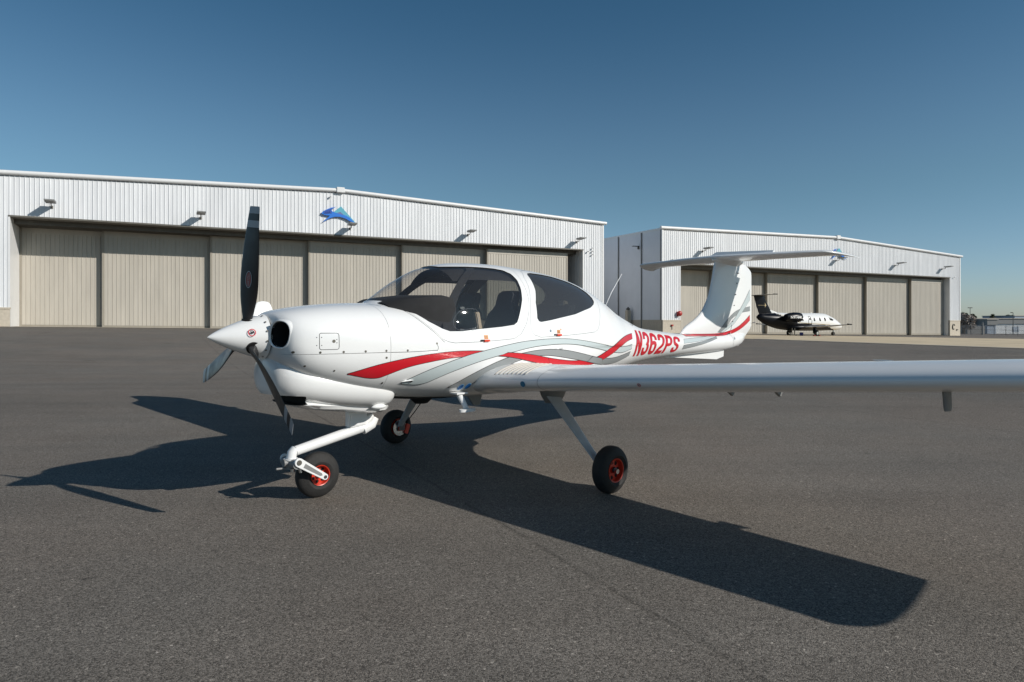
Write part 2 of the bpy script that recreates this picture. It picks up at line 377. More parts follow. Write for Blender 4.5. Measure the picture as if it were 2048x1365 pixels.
# flush slab strips in front of the hangars
def W2(F,s,o): p=F.W(s,0,o); return (p.x,p.y)
sheet('door_sill',[W2(F1,-5,.5),W2(F1,52,.5),W2(F1,52,-5),W2(F1,-5,-5)],M_conc2,.03,40,2)
sheet('door_sill',[W2(F2,-3,.6),W2(F2,54,.6),W2(F2,54,-5),W2(F2,-3,-5)],M_conc2,.03,40,2)
# tan concrete taxi strip
sheet('concrete_strip',[(15.2,43.6),(23.6,28.9),(52.5,66.5),(24.,73.)],M_conc,.012,40,30)
sheet('concrete_strip',[(23.6,28.9),(30.3,20.),(90,54.),(52.5,66.5)],M_conc,.012,30,20)
sheet('concrete_edge',[(15.6,43.0),(23.8,28.6),(24.3,29.4),(16.2,43.6)],M_conc2,.018,20,1)

# floodlights
def floodlight(F,s,z,label,group,sc=1.,out=0.):
    r=empty('floodlight',F.W(s,z,out)); tag(r,label,'floodlight',group); inv=r.location.copy()
    g=MB(); fbox(g,F,s-.07*sc,s+.07*sc,z-.22*sc,z-.02*sc,out,out+.06*sc,M_bronze)
    g.tube([F.W(s,z-.1*sc,out+.05),F.W(s,z-.1*sc,out+.45*sc),F.W(s,z+.14*sc,out+.55*sc)],.035*sc,M_bronze,8); o=g.build('bracket',r); o.location=-inv
    g=MB(); c=[]
    for (o1,zz) in((.45,.08),(1.45,.16),(1.45,.25),(.45,.24)): c.append((o1,zz))
    for a in(-.24,.24): pass
    vs=[F.W(s+a*sc,z+zz*sc,out+o1*sc) for a in(-.32,.32) for o1,zz in c]
    g.add(vs,[(0,1,2,3),(7,6,5,4),(0,4,5,1),(1,5,6,2),(2,6,7,3),(3,7,4,0)],M_fair); o=g.build('lamp_head',r); o.location=-inv
    return r
G1='floodlights along the near hangar front'; G2='floodlights along the far hangar front'
desc=['above the leftmost tan door','above the second tan door from the left','just below the blue wave emblem','right of the blue wave emblem, above the fifth door','above the open door gap at the right end']
for s,z,d in zip([2.51,12.46,24.54,36.0,48.5],[9.95,9.85,9.78,9.9,9.9],desc):
    floodlight(F1,s,z,'floodlight on the near hangar '+d,G1)
desc=['above its leftmost door, left of the T tail','below its blue wave emblem, behind the stabiliser tip','above its door second from the right','above its rightmost door']
for s,z,d in zip([3.9*q,31.39*q,46.15*q,59.38*q],[hz(11.1),hz(11.0),hz(10.8),hz(10.7)],desc):
    floodlight(F2,s,z,'floodlight on the far hangar '+d,G2)
# lamp on the shaded side wall of hangar 2
r=empty('wall_lamp',F2.W(-2.6,hz(11.6),-4.2)); tag(r,'dark wall lamp high on the shaded side wall of the far hangar','wall lamp'); inv=r.location.copy()
g=MB(); fbox(g,F2,-3.5,-2.75,hz(11.7),hz(11.78),-4.2,-3.9,M_bronze); o=g.build('lamp_head',r); o.location=-inv
g=MB(); fbox(g,F2,-2.78,-2.6,hz(11.35),hz(11.8),-4.12,-3.98,M_bronze); o=g.build('bracket',r); o.location=-inv
# small cameras / antenna on the right piers
def sensor(F,s,z,label,n):
    r=empty('security_camera',F.W(s,z,0)); tag(r,label,'camera'); inv=r.location.copy()
    g=MB(); g.tube([F.W(s,z,0),F.W(s,z,.2)],.03,M_wallw2,8); o=g.build('arm',r); o.location=-inv
    for i in range(n):
        g=MB(); fbox(g,F,s-.07,s+.07,z-.06+(i-(n-1)/2)*.34,z+.06+(i-(n-1)/2)*.34,.12,.34,M_wallw2); o=g.build('camera_housing',r,bevel=.02); o.location=-inv
sensor(F1,50.5,8.9,'stack of small white cameras right of the near hangar opening',3)
sensor(F1,49.9,8.85,'single small white camera left of the camera stack on the near hangar',1)
sensor(F2,-1.3,hz(9.6),'small white camera on the left pier of the far hangar',1)
sensor(F2,52.3,hz(9.2),'small white camera on the right pier of the far hangar',1)
sensor(F1,22.8,12.35,'small white camera under the ridge cap of the near hangar',1)

# emblem: wave and mountain
M_e1=mat('emblem_blue',(.01,.16,.60),.4); M_e2=mat('emblem_teal',(.10,.38,.47),.4); M_e3=mat('emblem_dark_blue',(.02,.07,.33),.4); M_e4=mat('emblem_violet',(.12,.14,.30),.4)
tri=[(23.7,11.56),(25.05,10.15),(24.72,10.3),(24.14,10.67),(23.64,11.05),(23.34,10.95),(23.05,11.0)]
shade=[(23.64,11.06),(24.14,10.67),(23.72,10.80),(23.3,10.93)]
wave=[(22.0,10.80),(22.10,10.98),(22.47,11.20),(22.83,11.37),(23.26,11.47),(23.03,11.33),(22.84,11.20),(22.93,11.04),(23.21,10.95),(23.59,10.86),(24.06,10.78),(24.45,10.60),(24.92,10.16),(24.5,10.28),(24.11,10.49),(23.59,10.62),(23.13,10.60),(22.7,10.42),(22.05,10.02),(22.45,10.4),(22.72,10.66),(22.27,10.68)]
def emblem(F,cs,cz,label,sc=1.):
    r=empty('wall_emblem',F.W(23.5*0+cs,cz,0)); tag(r,label,'emblem'); inv=r.location.copy()
    mp=lambda u,v,w:F.W(cs+(u-23.5)*sc,cz+(v-10.8)*sc,w)
    for nm,poly,o0,d,m in(('mountain_shape',tri,.10,.06,M_e2),('mountain_shade',shade,.165,.02,M_e4),('wave_shape',wave,.19,.06,M_e1)):
        g=MB(); g.prism(poly,d,m,lambda u,v,w,o0=o0:mp(u,v,w+o0)); o=g.build(nm,r); o.location=-inv
    for k in range(4):
        a=k*.13
        st=[(22.16+a*1.1,10.84+a*.25),(22.22+a*1.3,11.0+a*.6),(22.42+a*1.3,11.13+a*.5),(22.34+a*1.25,10.98+a*.35),(22.5+a,10.8+a*.2),(22.38+a,10.78+a*.2)]
        g=MB(); g.prism(st,.02,M_e3,lambda u,v,w:mp(u,v,w+.255)); o=g.build('wave_stripe',r); o.location=-inv
emblem(F1,23.5,10.8,'blue wave and teal mountain emblem on the near hangar')
emblem(F2,26.4,hz(11.9),'blue wave emblem on the far hangar, partly behind the stabiliser tip')
# red bell and pillar near hangar 2 corner, electrics on right pier
M_bell=mat('red_bell',(.40,.03,.025),.4)
r=empty('fire_bell',F2.W(-.55,hz(2.35),0)); tag(r,'red fire bell on the left pier of the far hangar','fire bell'); inv=r.location.copy()
g=MB(); g.lathe([(.03,.0),(.22,.02),(.30,.12),(.28,.25),(.15,.33),(.02,.35)],M_bell,F2.W(-.35,hz(2.45),.12),HN,20); o=g.build('gong',r,smooth=True,angle=50); o.location=-inv
g=MB(); fbox(g,F2,-.6,-.25,hz(2.1),hz(2.7),.03,.14,M_bell); o=g.build('backplate',r); o.location=-inv
r=empty('fire_hose_valve',F2.W(52.4,.5,0)); tag(r,'dark pipe loop on the block base of the far hangar, right end','pipe'); inv=r.location.copy()
g=MB(); pts=[F2.W(52.25+.28*math.cos(t),.62+.38*math.sin(t),.12) for t in [i*math.pi/6 for i in range(1,11)]]; g.tube(pts,.06,M_bronze,8); o=g.build('pipe_loop',r,smooth=True); o.location=-inv
g=MB(); fbox(g,F2,53.0,53.25,.1,.25,.07,.2,M_bronze); o=g.build('valve',r); o.location=-inv
r=empty('hose_tap',F2.W(-1.3,.9,.05)); tag(r,'small dark tap on the block base below the red fire bell','tap'); inv=r.location.copy()
g=MB(); g.tube([F2.W(-1.3,.5,.12),F2.W(-1.3,.95,.12)],.03,M_bronze,8); fbox(g,F2,-1.42,-1.2,.88,1.05,.08,.22,M_bell); o=g.build('valve',r); o.location=-inv
r=empty('beacon_post',F2.W(-2.9,.1,-5.3)); tag(r,'grey post with a dark lamp on top beside the shaded hangar side wall','post'); inv=r.location.copy()
g=MB(); fbox(g,F2,-3.4,-2.9,-.6,hz(2.95),-5.6,-5.1,M_block); o=g.build('post',r,bevel=.03); o.location=-inv
g=MB(); g.lathe([(.02,.0),(.22,.02),(.25,.18),(.10,.3),(.02,.42)],M_bronze,F2.W(-3.15,hz(2.95),-5.35),(0,0,1),14); o=g.build('lamp',r,smooth=True,angle=40); o.location=-inv

# ------------------------------------------------------------ background beyond the hangars
def at(u,v,Y): return Vector(((u-1024)/1330.8*Y,Y,1.381-(v-643.6)/1330.8*Y))
M_post=mat('fence_metal',(.07,.075,.08),.5,metal=.5); M_bw=mat('far_white_wall',(.74,.76,.77),.7,var=.12,vscale=.3); M_bb=mat('far_blue_sheet',(.36,.42,.50),.6,var=.1,vscale=.5)
M_foli=mat('far_foliage',(.085,.10,.04),.8,var=.5,vscale=2.); M_foli2=mat('grey_foliage',(.42,.37,.33),.9,var=.4,vscale=2.); M_trunk=mat('bark',(.10,.08,.06),.9)
# chain link fence
def lerp(a,b,t): return a+(b-a)*t
fr=empty('chain_link_fence',(104,144,terr(104,144))); tag(fr,'grey chain link fence with posts right of the far hangar','fence'); inv=fr.location.copy()
A0=Vector((88,146,0)); A1=Vector((136,142,0)); N=20
for i in range(N+1):
    p=lerp(A0,A1,i/N); z=terr(p.x,p.y); big=i%4==2
    g=MB(); g.tube([(p.x,p.y,z-.2),(p.x,p.y,z+(2.7 if big else 2.05))],.16 if big else .05,M_fair if big else M_post,8); o=g.build('post',fr); o.location=-inv
for zz in(2.0,1.1,.15):
    g=MB(); g.tube([(lerp(A0,A1,i/N).x,lerp(A0,A1,i/N).y,terr(lerp(A0,A1,i/N).x,lerp(A0,A1,i/N).y)+zz) for i in range(N+1)],.035,M_post,6); o=g.build('rail',fr); o.location=-inv
g=MB()
for i in range(1500):
    for sgn in(1,-1):
        t=i/1500; p=lerp(A0,A1,t); k=lerp(A0,A1,min(1,t+.030)); z=terr(p.x,p.y)
        za,zb=(z+.15,z+2.0) if sgn>0 else (z+2.0,z+.15)
        if i%3==0: g.add([(p.x,p.y,za),(p.x+.02,p.y,za),(k.x+.02,k.y,zb),(k.x,k.y,zb)],[(0,1,2,3)],M_post)
o=g.build('wire_mesh',fr,recalc=False); o.location=-inv; o['kind']='stuff'
def far_building(x0,x1,Y,zb,zt,label,band=True,m=M_bw):
    r=empty('low_building',((x0+x1)/2,Y,zb)); tag(r,label,'building'); inv=r.location.copy()
    def b(nm,a,c,z0,z1,y0,y1,mm):
        g=MB(); g.box(((a+c)/2,(y0+y1)/2,(z0+z1)/2),(c-a,y1-y0,z1-z0),mm); o=g.build(nm,r); o.location=-inv
    b('wall',x0,x1,zb-.6,zt-1.3,Y,Y+12,m); b('parapet',x0-.2,x1+.2,zt-1.3,zt,Y-.3,Y+12.3,M_fair if band else m)
    b('roof_edge',x0-.35,x1+.35,zt,zt+.18,Y-.5,Y+12.5,M_tan)
    x=x0+2
    k=0
    while x<x1-2.5:
        if k%3!=1: b('window',x,x+1.6,zb+1.,zb+2.3,Y-.06,Y+.02,M_bb)
        x+=4.2;k+=1
    return r
far_building(119,172,172,-2.3,2.1,'long low white building behind the fence')
far_building(120,122.2,168,-2.2,1.85,'small blue-grey annex in front of the low white building',True,M_bb)
far_building(139,160,184,-2.4,2.9,'pale blue metal shed at the right edge of the view',False,M_bb)
g=MB(); g.box((110.6,160,-1.3),(4.2,3,3.2),M_fair); tag(g.build('equipment_shed'),'dark grey shed beside the far hangar, behind the fence','shed')
g=MB(); g.box((120.2,171.2,1.65),(.75,.9,.7),M_bronze); g.box((121.2,171.2,1.65),(.6,.9,.7),M_wallw2); tag(g.build('roof_unit'),'rooftop air unit on the low white building','roof unit')
def crown(c,rx,rz,n,seed,m,leaf=.35,lobes=7):
    rnd=random.Random(seed); g=MB()
    L=[(Vector((rnd.uniform(-.6,.6)*rx,rnd.uniform(-.6,.6)*rx,rnd.uniform(-.35,.6)*rz)),rnd.uniform(.35,.6)) for _ in range(lobes)]
    for i in range(n):
        p0,s=rnd.choice(L); d=Vector((rnd.gauss(0,1),rnd.gauss(0,1),rnd.gauss(0,1))).normalized()*s*rnd.uniform(.6,1)
        p=Vector(c)+p0+Vector((d.x*rx,d.y*rx,d.z*rz))
        a=Vector((rnd.gauss(0,1),rnd.gauss(0,1),rnd.gauss(0,1))).normalized()*leaf*rnd.uniform(.6,1.3); b=a.cross(Vector((rnd.gauss(0,1),rnd.gauss(0,1),rnd.gauss(0,1)))).normalized()*leaf*.6
        g.add([p-a,p+b,p+a,p-b],[(0,1,2,3)],m)
    return g
def tree(x,Y,ztop,rx,rz,label,seed,m,n=900,leaf=.35,cat='tree',nm='tree'):
    zb=-2.4; r=empty(nm,(x,Y,zb)); tag(r,label,cat); inv=r.location.copy()
    g=MB(); zc=ztop-rz*.8; g.tube([(x,Y,zb),(x+.1,Y,(zb+zc)/2),(x,Y,zc)],[.28,.2,.1],M_trunk,8)
    for k in range(4):
        a=k*1.6+seed; g.tube([(x,Y,lerp(zb,zc,.6)),(x+math.cos(a)*rx*.5,Y+math.sin(a)*rx*.5,zc+.2*rz)],[.12,.04],M_trunk,6)
    o=g.build('trunk',r,smooth=True); o.location=-inv
    o=crown((x,Y,zc),rx,rz,n,seed,m,leaf).build('crown',r,recalc=False); o.location=-inv
tree(106.6,157,2.7,2.4,1.9,'greyish bushy tree right beside the far hangar corner',3,M_foli2,1800)
tree(108.4,160,3.3,1.1,.9,'dark green tree top above the greyish tree',5,M_foli)
tree(131.8,190,3.3,.9,.9,'small green tree left of the lamp post behind the building',8,M_foli)
tree(147,196,3.2,1.6,1.1,'wide green tree behind the low building near the right lamp post',9,M_foli)
tree(143.6,197,2.5,1.8,.5,'low dark shrub line behind the building roof',10,M_foli)
# palm with round crown
x,Y=137.2,190; r=empty('palm_tree',(x,Y,-2.4)); tag(r,'round headed palm tree behind the low white building','palm tree'); inv=r.location.copy()
g=MB(); g.tube([(x,Y,-2.4),(x+.1,Y,2.6)],[.2,.15],M_trunk,8); o=g.build('trunk',r,smooth=True); o.location=-inv
g=MB(); rnd=random.Random(4)
for i in range(130):
    a=rnd.uniform(0,6.28); e=rnd.uniform(-.9,1.4); L=rnd.uniform(.9,1.4); d=Vector((math.cos(a)*math.cos(e),math.sin(a)*math.cos(e),math.sin(e)))
    p0=Vector((x,Y,2.6)); p1=p0+d*L*.6; p2=p0+d*L+Vector((0,0,-.25)); s=Vector((-math.sin(a),math.cos(a),0))*.16
    g.add([p0-s*.3,p0+s*.3,p1+s,p1-s,p2],[(0,1,2,3),(3,2,4)],M_foli)
o=g.build('crown',r,recalc=False); o.location=-inv
def lamp_post(x,Y,z,label,double):
    zb=-2.4; r=empty('lamp_post',(x,Y,zb)); tag(r,label,'lamp post'); inv=r.location.copy()
    g=MB(); g.tube([(x,Y,zb),(x,Y,z)],[.09,.06],M_post,8); o=g.build('pole',r); o.location=-inv
    for sg in((1,-1) if double else (-1,)):
        g=MB(); g.box((x+sg*.32,Y,z),(.42,.3,.2),M_bronze); o=g.build('lamp_head',r); o.location=-inv
lamp_post(120.5,175,5.0,'tall thin twin head lamp post behind the fence',True)
lamp_post(119,158,3.5,'dark single head lamp post near the right edge',False)

# ------------------------------------------------------------ the light aircraft (local: x aft, y to its left, z up)
AX=empty('light_aircraft',(-2.1378,4.6661,0.),R_(43.9024))
tag(AX,'white low wing propeller plane with red and grey waves, parked in front','airplane')
def pchip(xs,ys):
    xs=list(map(float,xs)); ys=list(map(float,ys)); n=len(xs)
    h=[xs[i+1]-xs[i] for i in range(n-1)]; d=[(ys[i+1]-ys[i])/h[i] for i in range(n-1)]
    m=[0.]*n; m[0]=d[0]; m[-1]=d[-1]
    for i in range(1,n-1):
        if d[i-1]*d[i]<=0: m[i]=0
        else:
            w1=2*h[i]+h[i-1]; w2=h[i]+2*h[i-1]; m[i]=(w1+w2)/(w1/d[i-1]+w2/d[i])
    def f(x):
        if x<=xs[0]: return ys[0]
        if x>=xs[-1]: return ys[-1]
        i=0
        while x>xs[i+1]: i+=1
        t=(x-xs[i])/h[i]; t2=t*t;t3=t2*t
        return (2*t3-3*t2+1)*ys[i]+(t3-2*t2+t)*h[i]*m[i]+(-2*t3+3*t2)*ys[i+1]+(t3-t2)*h[i]*m[i+1]
    return f
#      x     ztop  zbot   hw    zw    nt   nb
FUS=[(.40, 1.430,1.110,.180,1.270,2.0,2.0),
     (.425,1.445,1.060,.300,1.265,2.3,2.2),
     (.47, 1.462,1.010,.370,1.250,2.5,2.3),
     (.55, 1.480,0.960,.415,1.235,2.6,2.6),
     (.70, 1.503,0.900,.455,1.220,2.6,2.75),
     (.90, 1.522,0.840,.490,1.200,2.6,2.75),
     (1.15,1.533,0.780,.525,1.180,2.5,2.6),
     (1.40,1.535,0.745,.552,1.160,2.4,2.4),
     (1.70,1.530,0.715,.575,1.140,2.3,2.4),
     (2.10,1.515,0.695,.592,1.130,2.2,2.5),
     (2.60,1.50, 0.690,.597,1.120,2.1,2.5),
     (3.10,1.47, 0.695,.585,1.115,2.1,2.4),
     (3.60,1.43, 0.715,.545,1.110,2.1,2.3),
     (4.10,1.385,0.760,.445,1.105,2.0,2.2),
     (4.50,1.345,0.810,.345,1.100,2.0,2.1),
     (4.90,1.315,0.865,.262,1.098,2.0,2.0),
     (5.40,1.272,0.910,.205,1.097,2.0,2.0),
     (6.00,1.222,0.932,.165,1.080,2.0,2.0),
     (6.60,1.205,0.945,.140,1.078,2.0,2.0),
     (7.20,1.205,0.965,.110,1.085,2.0,2.0),
     (7.70,1.215,1.035,.060,1.125,2.0,2.0),
     (7.86,1.220,1.100,.012,1.160,2.0,2.0)]
_c=[pchip([r[0] for r in FUS],[r[i] for r in FUS]) for i in range(1,7)]
#    x    ztop   a(halfwidth at zc)  n
CAN=[(1.20,1.30,.05,2.2),(1.27,1.520,.20,2.2),(1.30,1.555,.26,2.2),(1.41,1.630,.36,2.2),(1.616,1.758,.455,2.2),(1.856,1.868,.530,2.2),(2.169,1.920,.578,2.15),
     (2.538,1.934,.596,2.1),(3.08,1.905,.590,2.15),(3.53,1.852,.560,2.15),(3.855,1.775,.512,2.1),(4.2,1.640,.432,2.05),(4.474,1.510,.357,2.0),(4.86,1.370,.270,2.0),(5.4,1.2,.15,2)]
_k=[pchip([r[0] for r in CAN],[r[i] for r in CAN]) for i in range(1,4)]
def sup(cy,sz,a,bu,bd,nt,nb):
    n=nt if sz>=0 else nb; b=bu if sz>=0 else bd
    return ((abs(cy)/a)**n+(abs(sz)/b)**n)**(-1./n)
def RR(x,th):  # th from +y toward +z
    zt,zb,hw,zw,nt,nb=[c(x) for c in _c]
    cy,sz=math.cos(th),math.sin(th)
    r=sup(cy,sz,hw,zt-zw,zw-zb,nt,nb)
    if 1.2<x<5.4 and sz>0:
        kt,ka,kn=[k(x) for k in _k]
        if kt>zw+.02:
            r2=sup(cy,sz,ka,kt-zw,1,kn,kn)
            k=max(2e-4,.012*min(1.,sz*2.2))
            m=max(r,r2); r=m+k*math.log(math.exp((r-m)/k)+math.exp((r2-m)/k)) if m-min(r,r2)<.1 else m
            r-= 0
    return r
def zc(x): return _c[3](x)
def surf(x,th):
    r=RR(x,th); return (x,r*math.cos(th),zc(x)+r*math.sin(th))
def inside(p):
    x,y,z=p
    if x<.4 or x>7.86: return -1
    dz=z-zc(x); r=math.hypot(y,dz); return RR(x,math.atan2(dz,y))-r

def gradn(x,y,z):
    e=2e-3
    f=inside
    v=Vector((f((x+e,y,z))-f((x-e,y,z)),f((x,y+e,z))-f((x,y-e,z)),f((x,y,z+e))-f((x,y,z-e))))
    return -v.normalized() if v.length>0 else Vector((0,0,1))
def hull_rings(xs,off=0.,nth=128,split=None):
    rs=[]
    for x in xs:
        r=[]
        for j in range(nth):
            th=2*math.pi*j/nth; a=RR(x,th)-off
            r.append((x,a*math.cos(th),zc(x)+a*math.sin(th)))
        rs.append(r)
    return rs
def frange(a,b,s):
    n=max(1,int(round((b-a)/s))); return [a+(b-a)*i/n for i in range(n+1)]
def bool_(o,cut,op='DIFFERENCE'):
    m=o.modifiers.new('b','BOOLEAN'); m.operation=op; m.solver='EXACT'; m.object=cut
    if hasattr(m,'material_mode'): m.material_mode='TRANSFER'
    dg=bpy.context.evaluated_depsgraph_get(); dg.update()
    me=bpy.data.meshes.new_from_object(o.evaluated_get(dg),preserve_all_data_layers=True,depsgraph=dg)
    o.modifiers.clear(); old=o.data; o.data=me; return o
def dele(*os):
    for o in os: bpy.data.objects.remove(o,do_unlink=True)
def smooth_hull(o):
    """smooth shading with analytic hull normals (mesh is y-flipped)"""
    me=o.data; cache={}; nl=[None]*len(me.loops)
    me.polygons.foreach_set('use_smooth',[True]*len(me.polygons))
    for p in me.polygons:
        fn=p.normal
        for li in p.loop_indices:
            vi=me.loops[li].vertex_index
            if vi not in cache:
                c=me.vertices[vi].co; q=(c.x,-c.y,c.z)
                if abs(inside(q))<1.5e-3:
                    n=gradn(*q); cache[vi]=Vector((n.x,-n.y,n.z))
                else: cache[vi]=None
            n=cache[vi]
            nl[li]=n if (n is not None and n.dot(fn)>.6) else fn
    me.normals_split_custom_set([tuple(n) for n in nl])
def acb(g,name,parent=None,**k):
    return g.build(name,AX if parent is None else parent,ac=True,**k)
def cutter(poly,y0,y1,m=None,name='cut'):
    g=MB(); g.prism(poly,1,m or M_white,lambda u,v,w:(u,y0+(y1-y0)*w,v)); o=g.build(name,AX,ac=True); return o
def poly_clean(p): return p
GL=[(1.285,1.560),(1.330,1.552),(1.376,1.538),(1.430,1.500),(1.486,1.445),(1.564,1.380),(1.667,1.323),(1.737,1.300),(1.862,1.300),(2.072,1.318),(2.291,1.334),(2.441,1.351),(2.485,1.375),(2.515,1.42),(2.561,1.495),(2.614,1.581),(2.655,1.681),(2.675,1.77),(2.660,1.832),(2.60,1.866),(2.50,1.878),(2.362,1.882),(2.2,1.880),(2.066,1.874),(1.93,1.868),(1.84,1.90),(1.7,2.05),(1.2,2.05),(1.2,1.62)]
FR=[(1.255,1.50),(1.33,1.530),(1.396,1.500),(1.44,1.450),(1.492,1.386),(1.591,1.295),(1.656,1.233),(1.703,1.214),(1.768,1.203),(2.047,1.207),(2.335,1.220),(2.430,1.228),(2.517,1.268),(2.601,1.363),(2.660,1.47),(2.703,1.583),(2.722,1.683),(2.733,1.786),(2.745,1.854),(2.79,2.1),(1.1,2.1),(1.1,1.54)]
RW=[(2.926,1.852),(2.992,1.860),(3.15,1.855),(3.317,1.842),(3.52,1.803),(3.68,1.748),(3.775,1.690),(3.811,1.632),(3.800,1.59),(3.752,1.560),(3.651,1.524),(3.5,1.492),(3.331,1.453),(3.100,1.419),(2.935,1.393),(2.800,1.377),(2.770,1.383),(2.752,1.411),(2.783,1.560),(2.845,1.675),(2.875,1.768),(2.895,1.832)]
RD=[(2.80,1.80),(2.780,1.724),(2.749,1.646),(2.709,1.558),(2.672,1.46),(2.648,1.362),(2.658,1.290),(2.690,1.256),(2.773,1.234),(3.057,1.242),(3.40,1.258),(3.625,1.273),(3.69,1.295),(3.735,1.345),(3.784,1.415),(3.850,1.513),(3.885,1.60),(3.87,1.70),(3.75,1.785),(3.5,1.855),(3.2,1.892),(3.0,1.893),(2.87,1.875)]
def inset(poly,d):
    n=len(poly); out=[]; A=sum(poly[i][0]*poly[(i+1)%n][1]-poly[(i+1)%n][0]*poly[i][1] for i in range(n)); s=1 if A>0 else -1
    for i in range(n):
        p0,p1,p2=[Vector(poly[(i+k)%n]) for k in(-1,0,1)]
        a=(p1-p0).normalized(); b=(p2-p1).normalized(); n1=Vector((-a.y,a.x))*s; n2=Vector((-b.y,b.x))*s
        m=(n1+n2).normalized(); out.append(tuple(p1+m*d/max(.5,m.dot(n1))))
    return out
# outer hull and cabin cavity
def shell():
    g=MB(); g.rings(hull_rings(frange(1.1735,1.5,.022)+frange(1.53,4.6,.032)+frange(4.66,7.5,.06)+[7.56,7.62,7.68,7.74,7.79,7.83,7.86]),M_white); o=g.build('fuselage',AX,ac=True)
    g=MB(); g.rings(hull_rings(frange(1.215,3.95,.045),.030,96),M_trim); c=g.build('cavity',AX,ac=True)
    bool_(o,c); dele(c); return o
base=shell()
def copyo(o,name):
    n=o.copy(); n.data=o.data.copy(); n.name=name; return link(n,AX)
cfr=cutter(FR,-1,1); cfi=cutter(inset(FR,.0035),-1,1); cgl=cutter(GL,-1,1,M_seam); crw=cutter(RW,-1,1,M_seam)
crd=cutter(RD,.02,1); crdi=cutter(inset(RD,.0035),.023,1)
canopy=copyo(base,'canopy_frame'); bool_(canopy,cfi,'INTERSECT'); bool_(canopy,cgl)
door=copyo(base,'rear_door'); bool_(door,crdi,'INTERSECT'); bool_(door,crw)
bool_(base,cfr); bool_(base,crd); bool_(base,crw)
base.name='fuselage'
dele(cfr,cfi,cgl,crw,crd,crdi)
for o in(base,canopy,door): smooth_hull(o)
def patch(xs,th0,th1,nth,off,m,name,parent,both=False):
    g=MB()
    for (a,b) in ([(th0,th1)]+([(math.pi-th1,math.pi-th0)] if both else [])):
        vs=[]
        for x in xs:
            for j in range(nth+1):
                th=a+(b-a)*j/nth; r=RR(x,th)-off; vs.append((x,r*math.cos(th),zc(x)+r*math.sin(th)))
        g.add(vs,[(i*(nth+1)+j,i*(nth+1)+j+1,(i+1)*(nth+1)+j+1,(i+1)*(nth+1)+j) for i in range(len(xs)-1) for j in range(nth)],m)
    return acb(g,name,parent,smooth=True,recalc=False)
patch(frange(1.245,2.71,.03),R_(8),R_(172),80,.007,M_glass,'canopy_glass',canopy)
wr=patch(frange(2.72,3.85,.03),R_(12),R_(84),40,.007,M_glassr,'rear_window',door)
wr2=patch(frange(2.72,3.85,.03),R_(96),R_(168),40,.007,M_glassr,'rear_window',base)
# cowl: upper and lower halves of the nose, split at the seam
def cowl(upper):
    xs=[.400,.404,.410,.418,.430,.45]+frange(.47,1.170,.02); N=72; rs=[]
    for x in xs:
        zs=1.145; z0=zc(x); 
        # angle where the section crosses the seam height
        lo,hi=-1.2,1.2
        for _ in range(30):
            m=(lo+hi)/2
            if z0+RR(x,m)*math.sin(m)<zs: lo=m
            else: hi=m
        ts=lo; gap=.0018/RR(x,ts)
        a,b=(ts+gap,math.pi-ts-gap) if upper else (math.pi-ts+gap,2*math.pi+ts-gap)
        outer=[(x,RR(x,a+(b-a)*j/N)*math.cos(a+(b-a)*j/N),z0+RR(x,a+(b-a)*j/N)*math.sin(a+(b-a)*j/N)) for j in range(N+1)]
        inner=[(x,(RR(x,a+(b-a)*j/N)-.012)*math.cos(a+(b-a)*j/N),z0+(RR(x,a+(b-a)*j/N)-.012)*math.sin(a+(b-a)*j/N)) for j in range(N,-1,-1)]
        rs.append(outer+inner)
    g=MB(); g.rings(rs,M_white)
    return acb(g,'upper_cowl' if upper else 'lower_cowl')
uc=cowl(True); lc=cowl(False)
# engine bay filler so gaps look dark and inlets have depth
g=MB(); g.rings(hull_rings(frange(.55,1.16,.1),.03,40),M_void); bay=acb(g,'engine_bay')
# air inlets: swollen lips with dark ducts
def sring(c,a,b,n=32,e=2.4,tilt=0.,x=0.):
    out=[]
    for j in range(n):
        t=2*math.pi*j/n; cx,cz=math.cos(t),math.sin(t)
        r=(abs(cx)**e+abs(cz)**e)**(-1/e); u,v=a*r*cx,b*r*cz
        u,v=u*math.cos(tilt)-v*math.sin(tilt),u*math.sin(tilt)+v*math.cos(tilt)
        out.append((x,c[0]+u,c[1]+v))
    return out
for sg in(1,-1):
    cy,cz=.255*sg,1.288
    g=MB(); rs=[]
    for k,(dx,s) in enumerate([(.30,.86),(.16,.94),(.06,1.0),(.015,1.03),(0,1.06),(-.012,1.11),(-.010,1.16),(.006,1.21),(.04,1.27),(.10,1.34),(.2,1.36)]):
        ring=sring((cy,cz),.078*s,.088*s,40,2.5,-.15*sg)
        # the lip face leans back outboard
        rs.append([(.418+dx+(abs(p[1])-.255)*.42,p[1],p[2]) for p in ring])
    g.rings(rs[3:],M_white,cap=False); lip=acb(g,'inlet_lip',uc,smooth=True)
    g=MB(); g.rings([[(p[0]-.10,p[1],p[2]) for p in rs[4]]]+[rs[4],rs[3],rs[2],rs[1],rs[0]][1:],M_void); cc_=g.build('cut',AX,ac=True); bool_(uc,cc_); dele(cc_)
    g=MB(); g.rings(rs[:5],M_void,cap=False); g.add(rs[0],[tuple(range(len(rs[0])))],M_void); acb(g,'air_inlet',uc,smooth=False)
for o_ in(uc,lc): smooth_hull(o_)
